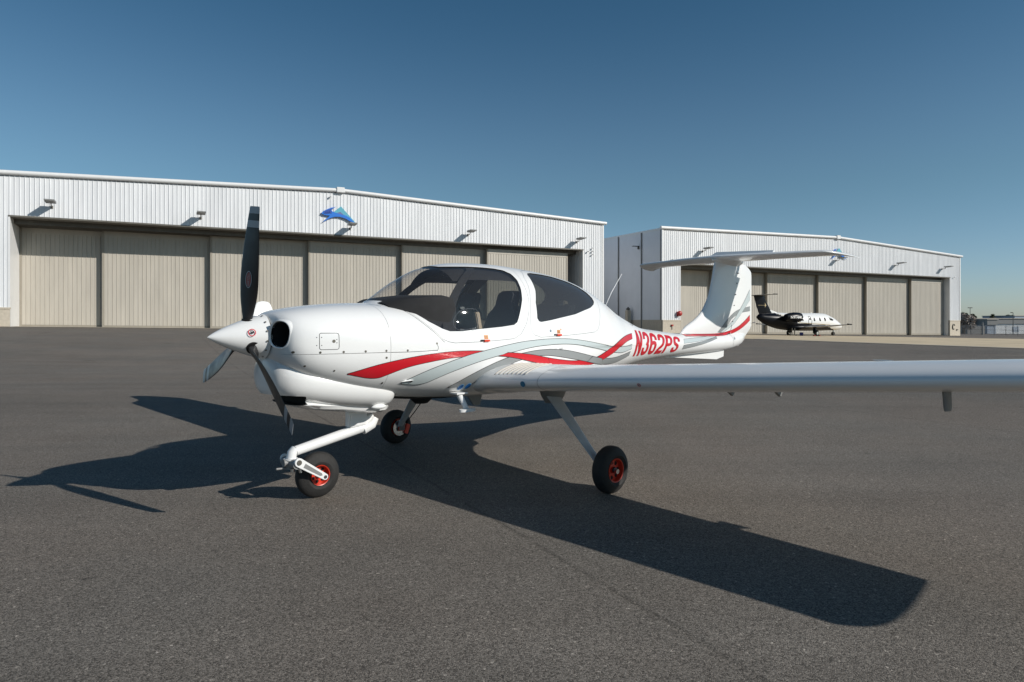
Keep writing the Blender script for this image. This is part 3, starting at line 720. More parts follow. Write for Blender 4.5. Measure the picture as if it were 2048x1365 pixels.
# chin / lower cowl bulge
def blob(st,m,name,parent=None,N=56,exp=2.3):
    g=MB(); rs=[]
    for x,hw,zm,zt,zb,n2 in st:
        ring=[]
        for j in range(N):
            t=2*math.pi*j/N; cx,cz=math.cos(t),math.sin(t); b=(zt-zm) if cz>0 else (zm-zb)
            r=((abs(cx)/hw)**n2+(abs(cz)/b)**n2)**(-1/n2); ring.append((x,r*cx,zm+r*cz))
        rs.append(ring)
    g.rings(rs,m); return acb(g,name,parent,smooth=True,angle=50)
def dense(st,k=6):
    f=[pchip([r[0] for r in st],[r[i] for r in st]) for i in range(1,len(st[0]))]
    xs=[]; 
    for a,b in zip(st[:-1],st[1:]):
        for i in range(k): xs.append(a[0]+(b[0]-a[0])*i/k)
    xs.append(st[-1][0]); return [(x,)+tuple(q(x) for q in f) for x in xs]
chin=blob(dense([(.385,.09,.98,1.10,.90,2.0),(.395,.15,.98,1.12,.865,2.0),(.43,.225,.98,1.14,.820,2.2),(.50,.285,.965,1.12,.785,2.5),(.58,.318,.95,1.09,.762,2.6),(.70,.345,.93,1.06,.735,2.6),(.90,.368,.90,1.03,.700,2.6),(1.15,.380,.87,1.0,.667,2.5),(1.28,.362,.85,.97,.657,2.4),(1.345,.325,.84,.93,.670,2.3),(1.375,.28,.835,.90,.70,2.3)]),M_white,'chin_scoop',lc)
# chin intake opening
g=MB(); rs=[]
for x,s in((.30,1.0),(.50,1.0),(.575,1.0),(.60,.97)): rs.append([(x+max(0,.83-p[2])*.4,p[1],p[2]) for p in sring((0.0,.800),.31*s,.043*s,28,4.)])
g.rings(rs,M_void); cutc=g.build('cut',AX,ac=True); bool_(chin,cutc)
lip_=blob(dense([(.545,.20,.765,.79,.760,3.2),(.575,.255,.765,.80,.747,3.2),(.65,.265,.76,.80,.724,2.8),(.78,.265,.745,.79,.697,2.8),(.95,.262,.73,.77,.671,2.8),(1.15,.258,.70,.74,.643,2.8),(1.30,.245,.69,.72,.633,2.8),(1.36,.21,.69,.71,.650,2.6)]),M_white,'chin_tray',lc,exp=3)
bool_(lip_,cutc); lip_.data.set_sharp_from_angle(angle=R_(35)); dele(cutc)
chin.data.set_sharp_from_angle(angle=R_(35))
# lower tray under the chin with ribs (belly exhaust fairing)
for nm,st in () and (('cooling_lip',[(.56,.10,.735,.75,.728,2.2),(.64,.22,.722,.745,.700,2.3),(.72,.27,.712,.742,.678,2.4),(.85,.31,.70,.738,.660,2.5),(1.1,.33,.685,.72,.636,2.6),(1.36,.31,.675,.71,.628,2.6),(1.40,.27,.675,.70,.640,2.6)]),):
    blob(dense(st),M_white,nm,lc)
for (x0,x1,y,z,ry,rz) in((1.05,1.28,.385,.900,.022,.020),(1.14,1.28,.300,.705,.026,.022)):
    for sg in(1,-1):
        g=MB(); st=[(x0+(x1-x0)*i/10,math.sin(math.pi*i/10)**.6 if 0<i<10 else .05) for i in range(11)]
        g.rings([[(x,sg*y+ry*s*math.cos(t),z+rz*s*math.sin(t)) for t in [2*math.pi*j/16 for j in range(16)]] for x,s in st],M_white); acb(g,'cowl_blister',lc,smooth=True)
# black sheet painting the shade of the exit gap under the belly
g=MB(); vs=[]; 
xs_=frange(1.19,2.05,.06)
for x in xs_:
    for j in range(13):
        th=R_(270-30+60*j/12); r=RR(x,th)+.004; vs.append((x,r*math.cos(th),zc(x)+r*math.sin(th)-.004*math.sin(math.pi*(x-1.19)/.86)))
g.add(vs,[(i*13+j,i*13+j+1,(i+1)*13+j+1,(i+1)*13+j) for i in range(len(xs_)-1) for j in range(12)],M_void); acb(g,'exit_gap_shade',base,recalc=False,smooth=True)

# spinner
g=MB(); prof=[(.001,0.)]+[(.168*min(1,((i/24)**.80)*(1.10-.10*(i/24))),.385*i/24) for i in range(1,25)]+[(.170,.39),(.160,.392)]
g.rings([[(x,r*math.cos(t),1.2698+r*math.sin(t)) for t in [2*math.pi*j/64 for j in range(64)]] for r,x in prof],M_white); spin=acb(g,'spinner',smooth=True,angle=40)
g=MB(); g.rings([[(x,.150*math.cos(t),1.2698+.150*math.sin(t)) for t in [2*math.pi*j/40 for j in range(40)]] for x in(.388,.41)],M_dmetal); acb(g,'spinner_backplate',smooth=True,angle=40)
XP,ZS,RB,PHI=.2763,1.2698,.946,.1414
def blade(k):
    a=PHI+k*2*math.pi/3; er=Vector((0,math.sin(a),math.cos(a))); et=Vector((0,-math.cos(a),math.sin(a)))  # et: direction of rotation (towards starboard at top)
    ax=Vector((-1,0,0)); hub=Vector((XP,0,ZS))
    cf=pchip([0.08,.14,.20,.30,.42,.52,.65,.78,.88,.94,.946],[.070,.074,.102,.146,.172,.175,.164,.144,.128,.115,.110]); tf=pchip([.08,.14,.25,.4,.6,.8,.946],[.070,.062,.036,.022,.014,.010,.005]); bf=pchip([.08,.2,.4,.6,.8,.946],[46,36,24,18,14,11.5])
    of=pchip([.08,.3,.5,.75,.9,.946],[0,.0,.004,.0,-.008,-.012])
    def sec(r):
        c,t,b,o=cf(r),tf(r),R_(bf(r)),of(r); ch=(et*math.cos(b)+ax*math.sin(b)); nn=(ax*math.cos(b)-et*math.sin(b)); out=[]
        for j in range(24):
            u=2*math.pi*j/24; x=.5*math.cos(u); y=math.sin(u)
            if r>.2: y=math.copysign(abs(y)**1.0,y)*(1.0 if y>0 else .35)
            out.append(tuple(hub+er*r+ch*(c*x+o)+nn*(t*.5*y)))
        return out
    bands=[(.09,.795,M_prop),(.795,.845,M_propg),(.845,.895,M_prop),(.895,.946,M_propg)]
    g=MB()
    for r0,r1,m in bands:
        g.rings([sec(r) for r in frange(r0,r1,.03 if r1-r0>.1 else .017)],m,cap=True)
    lab={0:'upright blade with oval badge',1:'lower blade seen edge on',2:'lower blade pointing away from the camera'}[k]
    o=acb(g,'propeller_blade',smooth=True,angle=60); o['label']=lab
    # root opening on spinner
    g=MB(); 
    c0=hub+er*.095
    g.rings([[tuple(hub+er*rr+ax*(.052*math.cos(t)-.012)+et*(.052*math.sin(t))) for t in [2*math.pi*j/28 for j in range(28)]] for rr in(.08,.1285 if k!=1 else .133)],M_void); acb(g,'blade_root_opening',spin)
    if k==0:
        # oval badge with lettering on the camera side
        r0=.42; b=R_(bf(r0)); ch=(et*math.cos(b)+ax*math.sin(b)); nn=(ax*math.cos(b)-et*math.sin(b)); cc=hub+er*r0+nn*(.0125)
        g=MB(); n=36
        o1=[cc+ch*.030*math.cos(2*math.pi*j/n)+er*.062*math.sin(2*math.pi*j/n) for j in range(n)]; i1=[cc+ch*.024*math.cos(2*math.pi*j/n)+er*.055*math.sin(2*math.pi*j/n) for j in range(n)]
        g.add(o1+i1,[(j,(j+1)%n,n+(j+1)%n,n+j) for j in range(n)],M_propg)
        i2=[cc-nn*.0005+ch*.022*math.cos(2*math.pi*j/n)+er*.052*math.sin(2*math.pi*j/n) for j in range(n)]; g.add(i2,[tuple(range(n))],mat('badge_red',(.30,.06,.05),.4))
        acb(g,'badge',o,recalc=False)
        text('HARTZELL',lambda u,v:cc+nn*.0012+er*((u-.5)*.09)-ch*((v-.5)*.020)*(-1),M_propg,'badge_lettering',o,xs=1)
    return o
def text(s,mp,m,name,parent,xs=1.,bold=0.0,cuts=0,ac=True,space=1.):
    cu=bpy.data.curves.new('t','FONT'); cu.body=s; cu.size=1; cu.offset=bold; cu.resolution_u=3; cu.space_character=space
    to=bpy.data.objects.new('t',cu); C.objects.link(to); dg=bpy.context.evaluated_depsgraph_get(); dg.update()
    me=bpy.data.meshes.new_from_object(to.evaluated_get(dg)); dele(to)
    xs_=[v.co.x for v in me.vertices]; ys_=[v.co.y for v in me.vertices]; x0,x1,y0,y1=min(xs_),max(xs_),min(ys_),max(ys_)
    b=bmesh.new(); b.from_mesh(me)
    if cuts:
        for i in range(1,cuts): bmesh.ops.bisect_plane(b,geom=b.verts[:]+b.edges[:]+b.faces[:],plane_co=(0,y0+(y1-y0)*i/cuts,0),plane_no=(0,1,0))
        for i in range(1,cuts*3): bmesh.ops.bisect_plane(b,geom=b.verts[:]+b.edges[:]+b.faces[:],plane_co=(x0+(x1-x0)*i/cuts/3,0,0),plane_no=(1,0,0))
    for v in b.verts:
        p=mp((v.co.x-x0)/(x1-x0),(v.co.y-y0)/(y1-y0)); v.co=(p[0],-p[1],p[2]) if ac else tuple(p)
    b.to_mesh(me); b.free(); me.materials.clear(); me.materials.append(m); me.name=name
    o=bpy.data.objects.new(name,me); return link(o,parent)
for k in range(3): blade(k)

# ---------- wings
def foil(n,t,camber=.02,x0=0.,x1=1.):
    """closed airfoil outline from TE top, round the nose, to TE bottom between x0..x1"""
    def yt(x): return 5*t*(.2969*math.sqrt(max(x,0))-.126*x-.3516*x*x+.2843*x**3-.1015*x**4)
    def yc(x): p=.4; return camber/p**2*(2*p*x-x*x) if x<p else camber/(1-p)**2*((1-2*p)+2*p*x-x*x)
    xs=[x0+(x1-x0)*(.5-.5*math.cos(math.pi*i/n)) for i in range(n+1)]
    if x0==0: return [(x,yc(x)+yt(x)) for x in reversed(xs)]+[(x,yc(x)-yt(x)) for x in xs[1:]]
    return [(x,yc(x)+yt(x)) for x in reversed(xs)]+[(x,yc(x)-yt(x)) for x in xs]
#    y    xLE   xTE   zLE   thick(m) drop
WS=[(.30,2.04,3.90,.850,.30,.06),(.50,2.035,3.80,.856,.28,.06),(.53,2.035,3.76,.860,.268,.06),(.56,2.035,3.72,.864,.260,.058),(.60,2.03,3.68,.868,.253,.056),(.66,2.022,3.63,.872,.246,.055),(.74,2.01,3.58,.877,.240,.053),(.88,2.01,3.49,.885,.229,.05),(1.05,2.02,3.42,.895,.218,.045),(1.25,2.045,3.38,.905,.209,.045),(1.6,2.075,3.345,.928,.203,.045),(2.3,2.115,3.30,.972,.195,.045),(3.4,2.18,3.25,1.045,.178,.04),(4.5,2.24,3.22,1.118,.158,.036),(5.45,2.295,3.20,1.180,.138,.032),(5.70,2.31,3.195,1.198,.125,.03)]
wf=[pchip([r[0] for r in WS],[r[i] for r in WS]) for i in range(1,6)]
def wsec(y,sg,x0=0.,x1=1.,n=28,shift=(0,0),rot=0.):
    le,te,z,t,dr=[q(y) for q in wf]; c=te-le; out=[]
    for u,v in foil(n,t/c,.022,x0,x1):
        X=le+u*c; Z=z+v*c-dr*u
        if rot:
            hx,hz=le+x0*c,z-dr*x0; dx,dz=X-hx,Z-hz; X=hx+dx*math.cos(rot)+dz*math.sin(rot); Z=hz-dx*math.sin(rot)+dz*math.cos(rot)
        out.append((X,sg*y,Z))
    return out
for sg in(1,-1):
    nm='left' if sg>0 else 'right'
    ys=[.30,.50,.515,.53,.545,.56,.58,.60,.63]+frange(.66,1.3,.05)+frange(1.4,5.4,.2)
    g=MB(); HX=.765
    g.rings([wsec(y,sg,0,HX) for y in ys],M_white); wing=acb(g,'wing',smooth=True,angle=45); wing['label']='wing on the '+('near' if sg>0 else 'far')+' side'
    if 1:
        TP=dense([(0,5.70,1.198,2.31,3.195,.125,0),(1,5.80,1.212,2.38,3.195,.112,14),(2,5.87,1.24,2.47,3.195,.098,30),(3,5.925,1.30,2.58,3.195,.082,50),(4,5.96,1.40,2.68,3.19,.068,64),(5,5.98,1.50,2.76,3.18,.055,74),(6,5.995,1.60,2.84,3.15,.042,77),(7,6.005,1.70,2.90,3.10,.025,78),(7.3,6.007,1.718,2.97,3.06,.01,78)],4)
        rs=[wsec(y,sg,0,1.) for y in frange(5.405,5.68,.05)]
        for _,y,z,le,te,t_,cant in TP:
            c=te-le; ca=R_(cant); dr_=.03*math.cos(ca)
            rs.append([(le+u*c,sg*(y-v*c*math.sin(ca)),z+v*c*math.cos(ca)-dr_*u) for u,v in foil(28,t_/c,.022)])
        g=MB(); g.rings(rs,M_white); acb(g,'wing_tip',wing,smooth=True,angle=60)
    g=MB(); g.rings([wsec(y,sg,HX-.002,1.) for y in frange(.30,.82,.04)],M_white); acb(g,'wing_root_fairing',wing,smooth=True,angle=50)
    for n_,y0,y1,rt in(('flap',.84,3.40,R_(0)),('aileron',3.42,5.39,R_(0))):
        g=MB(); g.rings([wsec(y,sg,HX+.006,1.,12,rot=rt) for y in frange(y0,y1,.25)],M_white); acb(g,n_,wing,smooth=True,angle=50)
    fs=[] if True else dense([(1.70,.05,.02,.01),(1.80,.085,.045,.02),(1.88,.112,.07,.035),(1.95,.150,.09,.06),(2.03,.205,.12,.09),(2.14,.265,.14,.11),(2.4,.285,.155,.115),(2.8,.29,.135,.10),(3.3,.25,.09,.08),(3.8,.15,.05,.05),(4.1,.02,.02,.02)],5); rs=[]
    for x,hw_,hu,hd in fs:
        rs.append([(x,sg*(.42+abs(hw_)*math.copysign(abs(math.cos(t))**.9,math.cos(t))),.845+(hu if math.sin(t)>0 else hd)*math.sin(t)) for t in [2*math.pi*j/40 for j in range(40)]])
    for y_ in(1.24,):
        a_=wsec(y_,sg,0,HX,28); cx_=sum(p[0] for p in a_)/len(a_); cz_=sum(p[2] for p in a_)/len(a_); k_=1.0035
        b_=[(cx_+(p[0]-cx_)*1.0006,p[1],cz_+(p[2]-cz_)*1.006) for p in a_]; b_=[(p[0]-.0012 if p[0]<cx_ else p[0],p[1],p[2]) for p in b_]
        g=MB(); n_=len(b_)-2; vs=[p for p in b_[1:-1]]+[(p[0],p[1]+.004*sg,p[2]) for p in b_[1:-1]]
        g.add(vs,[(i,i+1,n_+i+1,n_+i) for i in range(n_-1)],M_fair); acb(g,'skin_joint',wing,recalc=False)
    # hinge brackets below the trailing edge
    for y in((2.27,2.65,4.3) if sg>0 else (1.6,2.9,4.3)):
        z=wf[2](y)-.10; g=MB(); g.add([(3.0,sg*(y-.012),z+.03),(3.28,sg*(y-.012),z+.05),(3.19,sg*(y-.012),z-.075),(3.0,sg*(y+.012),z+.03),(3.28,sg*(y+.012),z+.05),(3.19,sg*(y+.012),z-.075)],[(0,1,2),(5,4,3),(0,3,4,1),(1,4,5,2),(2,5,3,0)],M_fair); acb(g,'hinge_bracket',wing)
    if sg>0:
        # pitot mast under the near wing
        g=MB(); z=1.0
        g.rings([[(2.42+dx+.055*math.cos(t)*s,3.90+.018*math.sin(t)*s,zz) for t in [2*math.pi*j/16 for j in range(16)]] for zz,s,dx in((1.06,1.1,-.03),(1.0,1.0,0),(.93,.95,.015),(.905,.8,.018))],M_fair); acb(g,'pitot_mast',wing,smooth=True,angle=50)
        # landing light dome hint and round stickers on the leading edge
        def disc(c,nrm,r,m,name,par,seg=24,lift=.002):
            n_=Vector(nrm).normalized(); q=n_.to_track_quat('Z','Y').to_matrix(); c=Vector(c)+n_*lift
            g=MB(); g.add([c+q@Vector((r*math.cos(2*math.pi*j/seg),r*math.sin(2*math.pi*j/seg),0)) for j in range(seg)],[tuple(range(seg))],m); return acb(g,name,par,recalc=False)
        WING_L=wing
    else: WING_R=wing

# ---------- tail: fin, rudder, stabiliser, elevator, ventral fin
FIN_LE=[(1.15,5.95),(1.22,6.08),(1.30,6.18),(1.40,6.42),(1.50,6.60),(1.62,6.72),(1.76,6.82),(2.0,6.91),(2.15,6.955),(2.235,6.985)]
fle=pchip([a for a,b in FIN_LE],[b for a,b in FIN_LE])
FIN_TE=[(1.15,7.36),(2.235,7.66)]; fte=pchip([a for a,b in FIN_TE],[b for a,b in FIN_TE])
RUD_TE=pchip([.985,1.04,1.20,1.33,2.12,2.20,2.26],[7.62,7.72,7.95,8.10,8.10,8.00,7.86])
def vsec(z,x0,x1,c0,c1,tk,rot=0.,hx=None,n=16):
    out=[]
    for u,v in foil(n,tk,0.,x0,x1):
        X=c0+u*(c1-c0); Y=v*(c1-c0)
        if rot: dx=X-hx; X,Y=hx+dx*math.cos(rot)-Y*math.sin(rot),dx*math.sin(rot)+Y*math.cos(rot)
        out.append((X,Y,z))
    return out
g=MB(); zs_=frange(1.15,2.235,.04); g.rings([vsec(z,0,(fte(z)-fle(z))/(RUD_TE(z)-fle(z)),fle(z),RUD_TE(z),.085*(1.0 if z>1.5 else .6+.4*(z-1.15)/.35)) for z in zs_],M_white); fin=acb(g,'fin',smooth=True,angle=50)
g=MB(); zr_=frange(1.02,2.245,.05); rr_=[]
for z in zr_:
    h=(7.33+(z-1.15)*.276); c1=RUD_TE(z); c0=fle(max(z,1.5)); t0=.085
    u0=(h+.012-c0)/(c1-c0); rr_.append(vsec(z,u0,1.,c0,c1,t0,R_(0),h,8))
g.rings(rr_,M_white); rud=acb(g,'rudder',smooth=True,angle=50)
g=MB(); g.rings([[(7.20+x,.012*c,z) for x,c,z in((0,1,.985),(.0,-1,.985),(.0,-1,.985),(.0,1,.985))]]+[[(7.22,.008,.85),(7.22,-.008,.85),(7.0,-.008,.838),(7.0,.008,.838)]],M_white) if False else g.add([(5.31,.012,.945),(7.23,.012,.98),(7.226,.009,.876),(7.03,.009,.841),(5.31,-.012,.945),(7.23,-.012,.98),(7.226,-.009,.876),(7.03,-.009,.841)],[(0,1,2,3),(7,6,5,4),(0,4,5,1),(1,5,6,2),(2,6,7,3),(3,7,4,0)],M_white)
acb(g,'ventral_fin')
SS=[(0,6.93,7.86,2.300,.085),(.5,6.99,7.86,2.298,.080),(1.0,7.10,7.86,2.294,.072),(1.42,7.20,7.87,2.290,.062),(1.48,7.26,7.87,2.284,.052),(1.56,7.42,7.88,2.268,.038),(1.62,7.60,7.89,2.25,.02),(1.645,7.75,7.90,2.24,.008)]
sf=[pchip([r[0] for r in SS],[r[i] for r in SS]) for i in range(1,5)]
def ssec(y,x0=0,x1=1.,n=16,rot=0.):
    le,te,z,t=[q(abs(y)) for q in sf]; c=te-le; out=[]
    for u,v in foil(n,t/c,-.0,x0,x1):
        X=le+u*c; Z=z+v*c
        if rot: hx=le+x0*c; dx=X-hx; dz=Z-z; X,Z=hx+dx*math.cos(rot)-dz*math.sin(rot),z+dx*math.sin(rot)+dz*math.cos(rot)
        out.append((X,y,Z))
    return out
ysn=[-1.645,-1.63,-1.61,-1.58,-1.54,-1.5,-1.47,-1.44,-1.4,-1.2,-1,-.7,-.5,-.25,0]; ysn=ysn+[-y for y in reversed(ysn[:-1])]
g=MB(); g.rings([ssec(y,0,.74) for y in ysn],M_white); stab=acb(g,'stabilizer',smooth=True,angle=50)
g=MB(); g.rings([ssec(y,.75,1.0,8,0.) for y in [-1.645,-1.6,-1.5,-1.2,-.9,-.56]],M_white); acb(g,'elevator',stab,smooth=True,angle=50)
g=MB(); g.rings([ssec(y,.75,1.0,8,0.) for y in [.49,.9,1.2,1.5,1.6,1.645]],M_white); acb(g,'elevator',stab,smooth=True,angle=50)
g=MB(); g.add([(7.66,-.62,2.31),(7.66,.50,2.31),(7.79,.50,2.425),(7.79,-.42,2.465),(7.83,.50,2.418),(7.83,-.42,2.458),(7.72,.50,2.28),(7.72,-.62,2.28)],[(0,1,2,3),(3,2,4,5),(5,4,6,7),(7,6,1,0),(1,6,4,2),(0,3,5,7)],M_white); acb(g,'trim_flap',stab,bevel=.004)
# fairing between fin and stabiliser
g=MB(); g.rings([[(7.38+a*math.cos(t),b*math.sin(t),z) for t in [2*math.pi*j/32 for j in range(32)]] for z,a,b in((2.18,.30,.035),(2.22,.36,.05),(2.25,.42,.08),(2.275,.46,.10))],M_white); acb(g,'tail_fairing',stab,smooth=True)
g=MB(); g.rings([[(7.62+a*math.cos(t),.35+b*math.sin(t)*1.,z) for t in [2*math.pi*j/24 for j in range(24)]] for z,a,b in((2.215,.06,.04),(2.235,.14,.12),(2.262,.20,.20))],M_white) if False else None
# tail skid sticker and static drain
bv_objs=[base,canopy,door,uc,lc,fin,rud,chin]
V=[];F_=[]
for o in bv_objs:
    k=len(V); V+=[v.co.copy() for v in o.data.vertices]; F_+=[tuple(i+k for i in p.vertices) for p in o.data.polygons]
g=MB(); g.rings(hull_rings(frange(.41,7.86,.05),0,96),M_white)
k=len(V); V+=[Vector((p[0],-p[1],p[2])) for p in g.v]; F_+=[tuple(i+k for i in f) for f in g.f]
BV=BVHTree.FromPolygons(V,F_)
def onside(x,z,sg=1):
    """point of the outer skin at side view position (x,z) on the left (sg=1) or right side, with normal (local, y left)"""
    h=BV.ray_cast(Vector((x,-sg*1.6,z)),Vector((0,sg,0)))
    if h[0] is None or (h[0].y*-sg)<-.02: h=BV.ray_cast(Vector((x+.00013,-sg*1.6,z+.00021)),Vector((0,sg,0)))
    if h[0] is None or (h[0].y*-sg)<-.02: return None
    p=h[0]; n=h[1]
    if n.y*-sg<0: n=-n
    return Vector((p.x,-p.y,p.z)),Vector((n.x,-n.y,n.z))
def resamp(L,n):
    L=[Vector(p) for p in L]; d=[0]
    for a,b in zip(L[:-1],L[1:]): d.append(d[-1]+(b-a).length)
    out=[]
    for i in range(n+1):
        t=d[-1]*i/n; j=0
        while j<len(d)-2 and d[j+1]<t: j+=1
        u=(t-d[j])/max(1e-9,d[j+1]-d[j]); out.append(L[j].lerp(L[j+1],min(1,max(0,u))))
    return out
def smoothline(L,k=2):
    L=[Vector(p) for p in L]
    for _ in range(k):
        o=[L[0]]
        for a,b in zip(L[:-1],L[1:]): o+=[a.lerp(b,.25),a.lerp(b,.75)]
        o.append(L[-1]); L=o
    return L
def ribbon(U,Lw,m,name,parent,off,sides=(1,-1),n=190,M=8,grow=0.,wide=None):
    U=resamp(smoothline(U),n); Lw=resamp(smoothline(Lw),n)
    for sg in sides:
        vs=[];ok=[]
        for i in range(n+1):
            a,b=U[i],Lw[i]; d=(a-b); 
            if grow:
                t=(U[min(i+1,n)]-U[max(i-1,0)]).normalized(); nn=Vector((-t.y,t.x)); nn=nn if nn.dot(d)>=0 else -nn
                a=a+nn*grow; b=b-nn*grow
                if i==0: a-=t*grow; b-=t*grow
                if i==n: a+=t*grow; b+=t*grow
            for j in range(M+1):
                p=a.lerp(b,j/M); h=onside(p.x,p.y,sg)
                if h is None: vs.append((p.x,0,p.y)); ok.append(False)
                else: vs.append(tuple(h[0]+h[1]*off)); ok.append(True)
        fs=[]
        for i in range(n):
            for j in range(M):
                q=(i*(M+1)+j,i*(M+1)+j+1,(i+1)*(M+1)+j+1,(i+1)*(M+1)+j)
                if all(ok[k] for k in q):
                    ext=max((Vector(vs[q[0]])-Vector(vs[q[2]])).length,(Vector(vs[q[1]])-Vector(vs[q[3]])).length)
                    if ext<.25: fs.append(q)
        g=MB(); g.add(vs,fs,m); acb(g,name,parent,recalc=False,smooth=True)
def hair(L,w,m,name,parent,off=.001,sides=(1,),n=80,closed=False):
    """thin line along a side-view path"""
    L=smoothline(L,1) if not closed else [Vector(p) for p in L]
    if closed: L=L+[L[0]]
    P_=resamp(L,n); U=[];D=[]
    for i,p in enumerate(P_):
        t=(P_[min(i+1,n)]-P_[max(i-1,0)]).normalized(); nn=Vector((-t.y,t.x))*w/2; U.append(p+nn); D.append(p-nn)
    for sg in sides:
        vs=[];ok=[]
        for a,b in zip(U,D):
            for p in(a,b):
                h=onside(p.x,p.y,sg); ok.append(h is not None); vs.append(tuple(h[0]+h[1]*off) if h else (0,0,0))
        fs=[(2*i,2*i+1,2*i+3,2*i+2) for i in range(n) if ok[2*i] and ok[2*i+1] and ok[2*i+2] and ok[2*i+3]]
        g=MB(); g.add(vs,fs,m); acb(g,name,parent,recalc=False)
S_=dict(
redU=[(.854,.992),(1.035,1.043),(1.168,1.070),(1.332,1.097),(1.510,1.118),(1.699,1.133),(1.873,1.136),(2.072,1.130),(2.348,1.107),(2.510,1.094),(2.681,1.073),(2.865,1.041),(3.037,1.017),(3.245,.995),(3.400,.994),(3.563,1.0),(3.683,1.018),(3.844,1.064),(4.012,1.118),(4.234,1.195),(4.40,1.228),(4.560,1.243)],
redL=[(.855,.990),(1.072,.939),(1.184,.980),(1.287,1.016),(1.396,1.041),(1.514,1.059),(1.636,1.076),(1.766,1.088),(1.972,1.090),(2.239,1.083),(2.349,1.073),(2.513,1.045),(2.688,1.008),(2.90,.975),(3.159,.945),(3.386,.930),(3.526,.934),(3.662,.955),(3.837,.995),(4.03,1.045),(4.231,1.122),(4.371,1.161),(4.540,1.186)],
ltU=[(1.315,.899),(1.390,.939),(1.525,.995),(1.716,1.052),(1.901,1.100),(2.072,1.130),(2.266,1.162),(2.507,1.197),(2.680,1.208),(2.862,1.217),(3.091,1.216),(3.256,1.206),(3.478,1.182),(3.68,1.154),(3.829,1.134),(4.044,1.108),(4.311,1.101),(4.524,1.120)],
ltL=[(1.318,.894),(1.496,.869),(1.664,.944),(1.844,1.0),(2.046,1.052),(2.239,1.088),(2.428,1.116),(2.586,1.142),(2.763,1.160),(3.045,1.170),(3.248,1.162),(3.470,1.136),(3.71,1.100),(3.937,1.064),(4.1,1.048),(4.286,1.039),(4.520,1.074)],
dkU=[(1.786,.834),(1.935,.924),(2.127,1.001),(2.349,1.067),(2.544,1.099),(2.715,1.117),(2.908,1.120),(3.131,1.105),(3.366,1.067),(3.579,1.027),(3.777,.998),(4.068,.986),(4.336,1.015),(4.505,1.041)],
dkL=[(1.788,.831),(1.96,.828),(2.04,.863),(2.150,.924),(2.357,1.002),(2.530,1.045),(2.681,1.066),(2.862,1.069),(3.055,1.046),(3.266,1.015),(3.50,.980),(3.662,.955),(3.82,.935),(3.991,.927),(4.190,.938),(4.400,.978),(4.480,1.0)],
red2U=[(6.03,1.214),(6.2,1.213),(6.453,1.210),(6.951,1.208),(7.252,1.229),(7.568,1.294),(7.814,1.382),(8.03,1.482)],
red2L=[(6.05,1.186),(6.2,1.184),(6.453,1.180),(6.880,1.174),(7.269,1.187),(7.568,1.235),(7.814,1.312),(8.03,1.398)],
lt2U=[(5.936,1.150),(6.257,1.161),(6.578,1.173),(6.88,1.185)],lt2L=[(5.902,1.099),(6.205,1.110),(6.594,1.137),(6.869,1.169)],
dk2U=[(5.900,1.074),(6.273,1.099),(6.585,1.128),(6.869,1.169)],dk2L=[(5.871,1.023),(6.203,1.052),(6.489,1.086),(6.853,1.145)],
lt3U=[(7.062,1.231),(7.330,1.343),(7.568,1.490),(7.814,1.681),(8.03,1.87)],lt3L=[(7.138,1.224),(7.408,1.324),(7.608,1.441),(7.793,1.561),(8.03,1.715)],
dk3U=[(6.980,1.228),(7.176,1.363),(7.330,1.459),(7.568,1.558),(8.03,1.612)],dk3L=[(7.100,1.221),(7.291,1.344),(7.389,1.440),(7.690,1.520),(8.03,1.545)])
def cutx(U,L,x0,x1):
    f=lambda P_:[p for p in P_ if x0<=p[0]<=x1]
    return f(U),f(L)
lay=[('redU','redL',M_red,'red_stripe',.0020),('ltU','ltL',M_lgrey,'light_grey_stripe',.0044),('dkU','dkL',M_dgrey,'dark_grey_stripe',.0032)]
for a,b,m,nm,off in lay:
    ribbon(S_[a],S_[b],M_black,'stripe_outline',base,off-.0006,grow=.0045)
    ribbon(S_[a],S_[b],m,nm,base,off)
# red crosses over dark grey (x 2.2-2.75) and over light grey (x 3.75-4.5)
for x0,x1,off in((2.23,2.95,.0056),(3.66,4.56,.0056)):
    U,L=cutx(S_['redU'],S_['redL'],x0,x1); 
    ribbon(U,L,M_black,'stripe_outline',base,off-.0006,grow=.0045,n=80); ribbon(U,L,M_red,'red_stripe',base,off,n=80)
U,L=cutx(S_['dkU'],S_['dkL'],3.45,3.95); ribbon(U,L,M_black,'stripe_outline',base,.0062,grow=.004,n=50); ribbon(U,L,M_dgrey,'dark_grey_stripe',base,.0068,n=50)
for a,b,m,nm,off in(('lt2U','lt2L',M_lgrey,'light_grey_stripe',.0016),('dk2U','dk2L',M_dgrey,'dark_grey_stripe',.0022),('red2U','red2L',M_red,'red_stripe',.0028),('dk3U','dk3L',M_dgrey,'dark_grey_stripe',.0034),('lt3U','lt3L',M_lgrey,'light_grey_stripe',.0040)):
    ribbon(S_[a],S_[b],M_black,'stripe_outline',fin,off-.0003,grow=.003,n=50,M=3); ribbon(S_[a],S_[b],m,nm,fin,off,n=50,M=3)
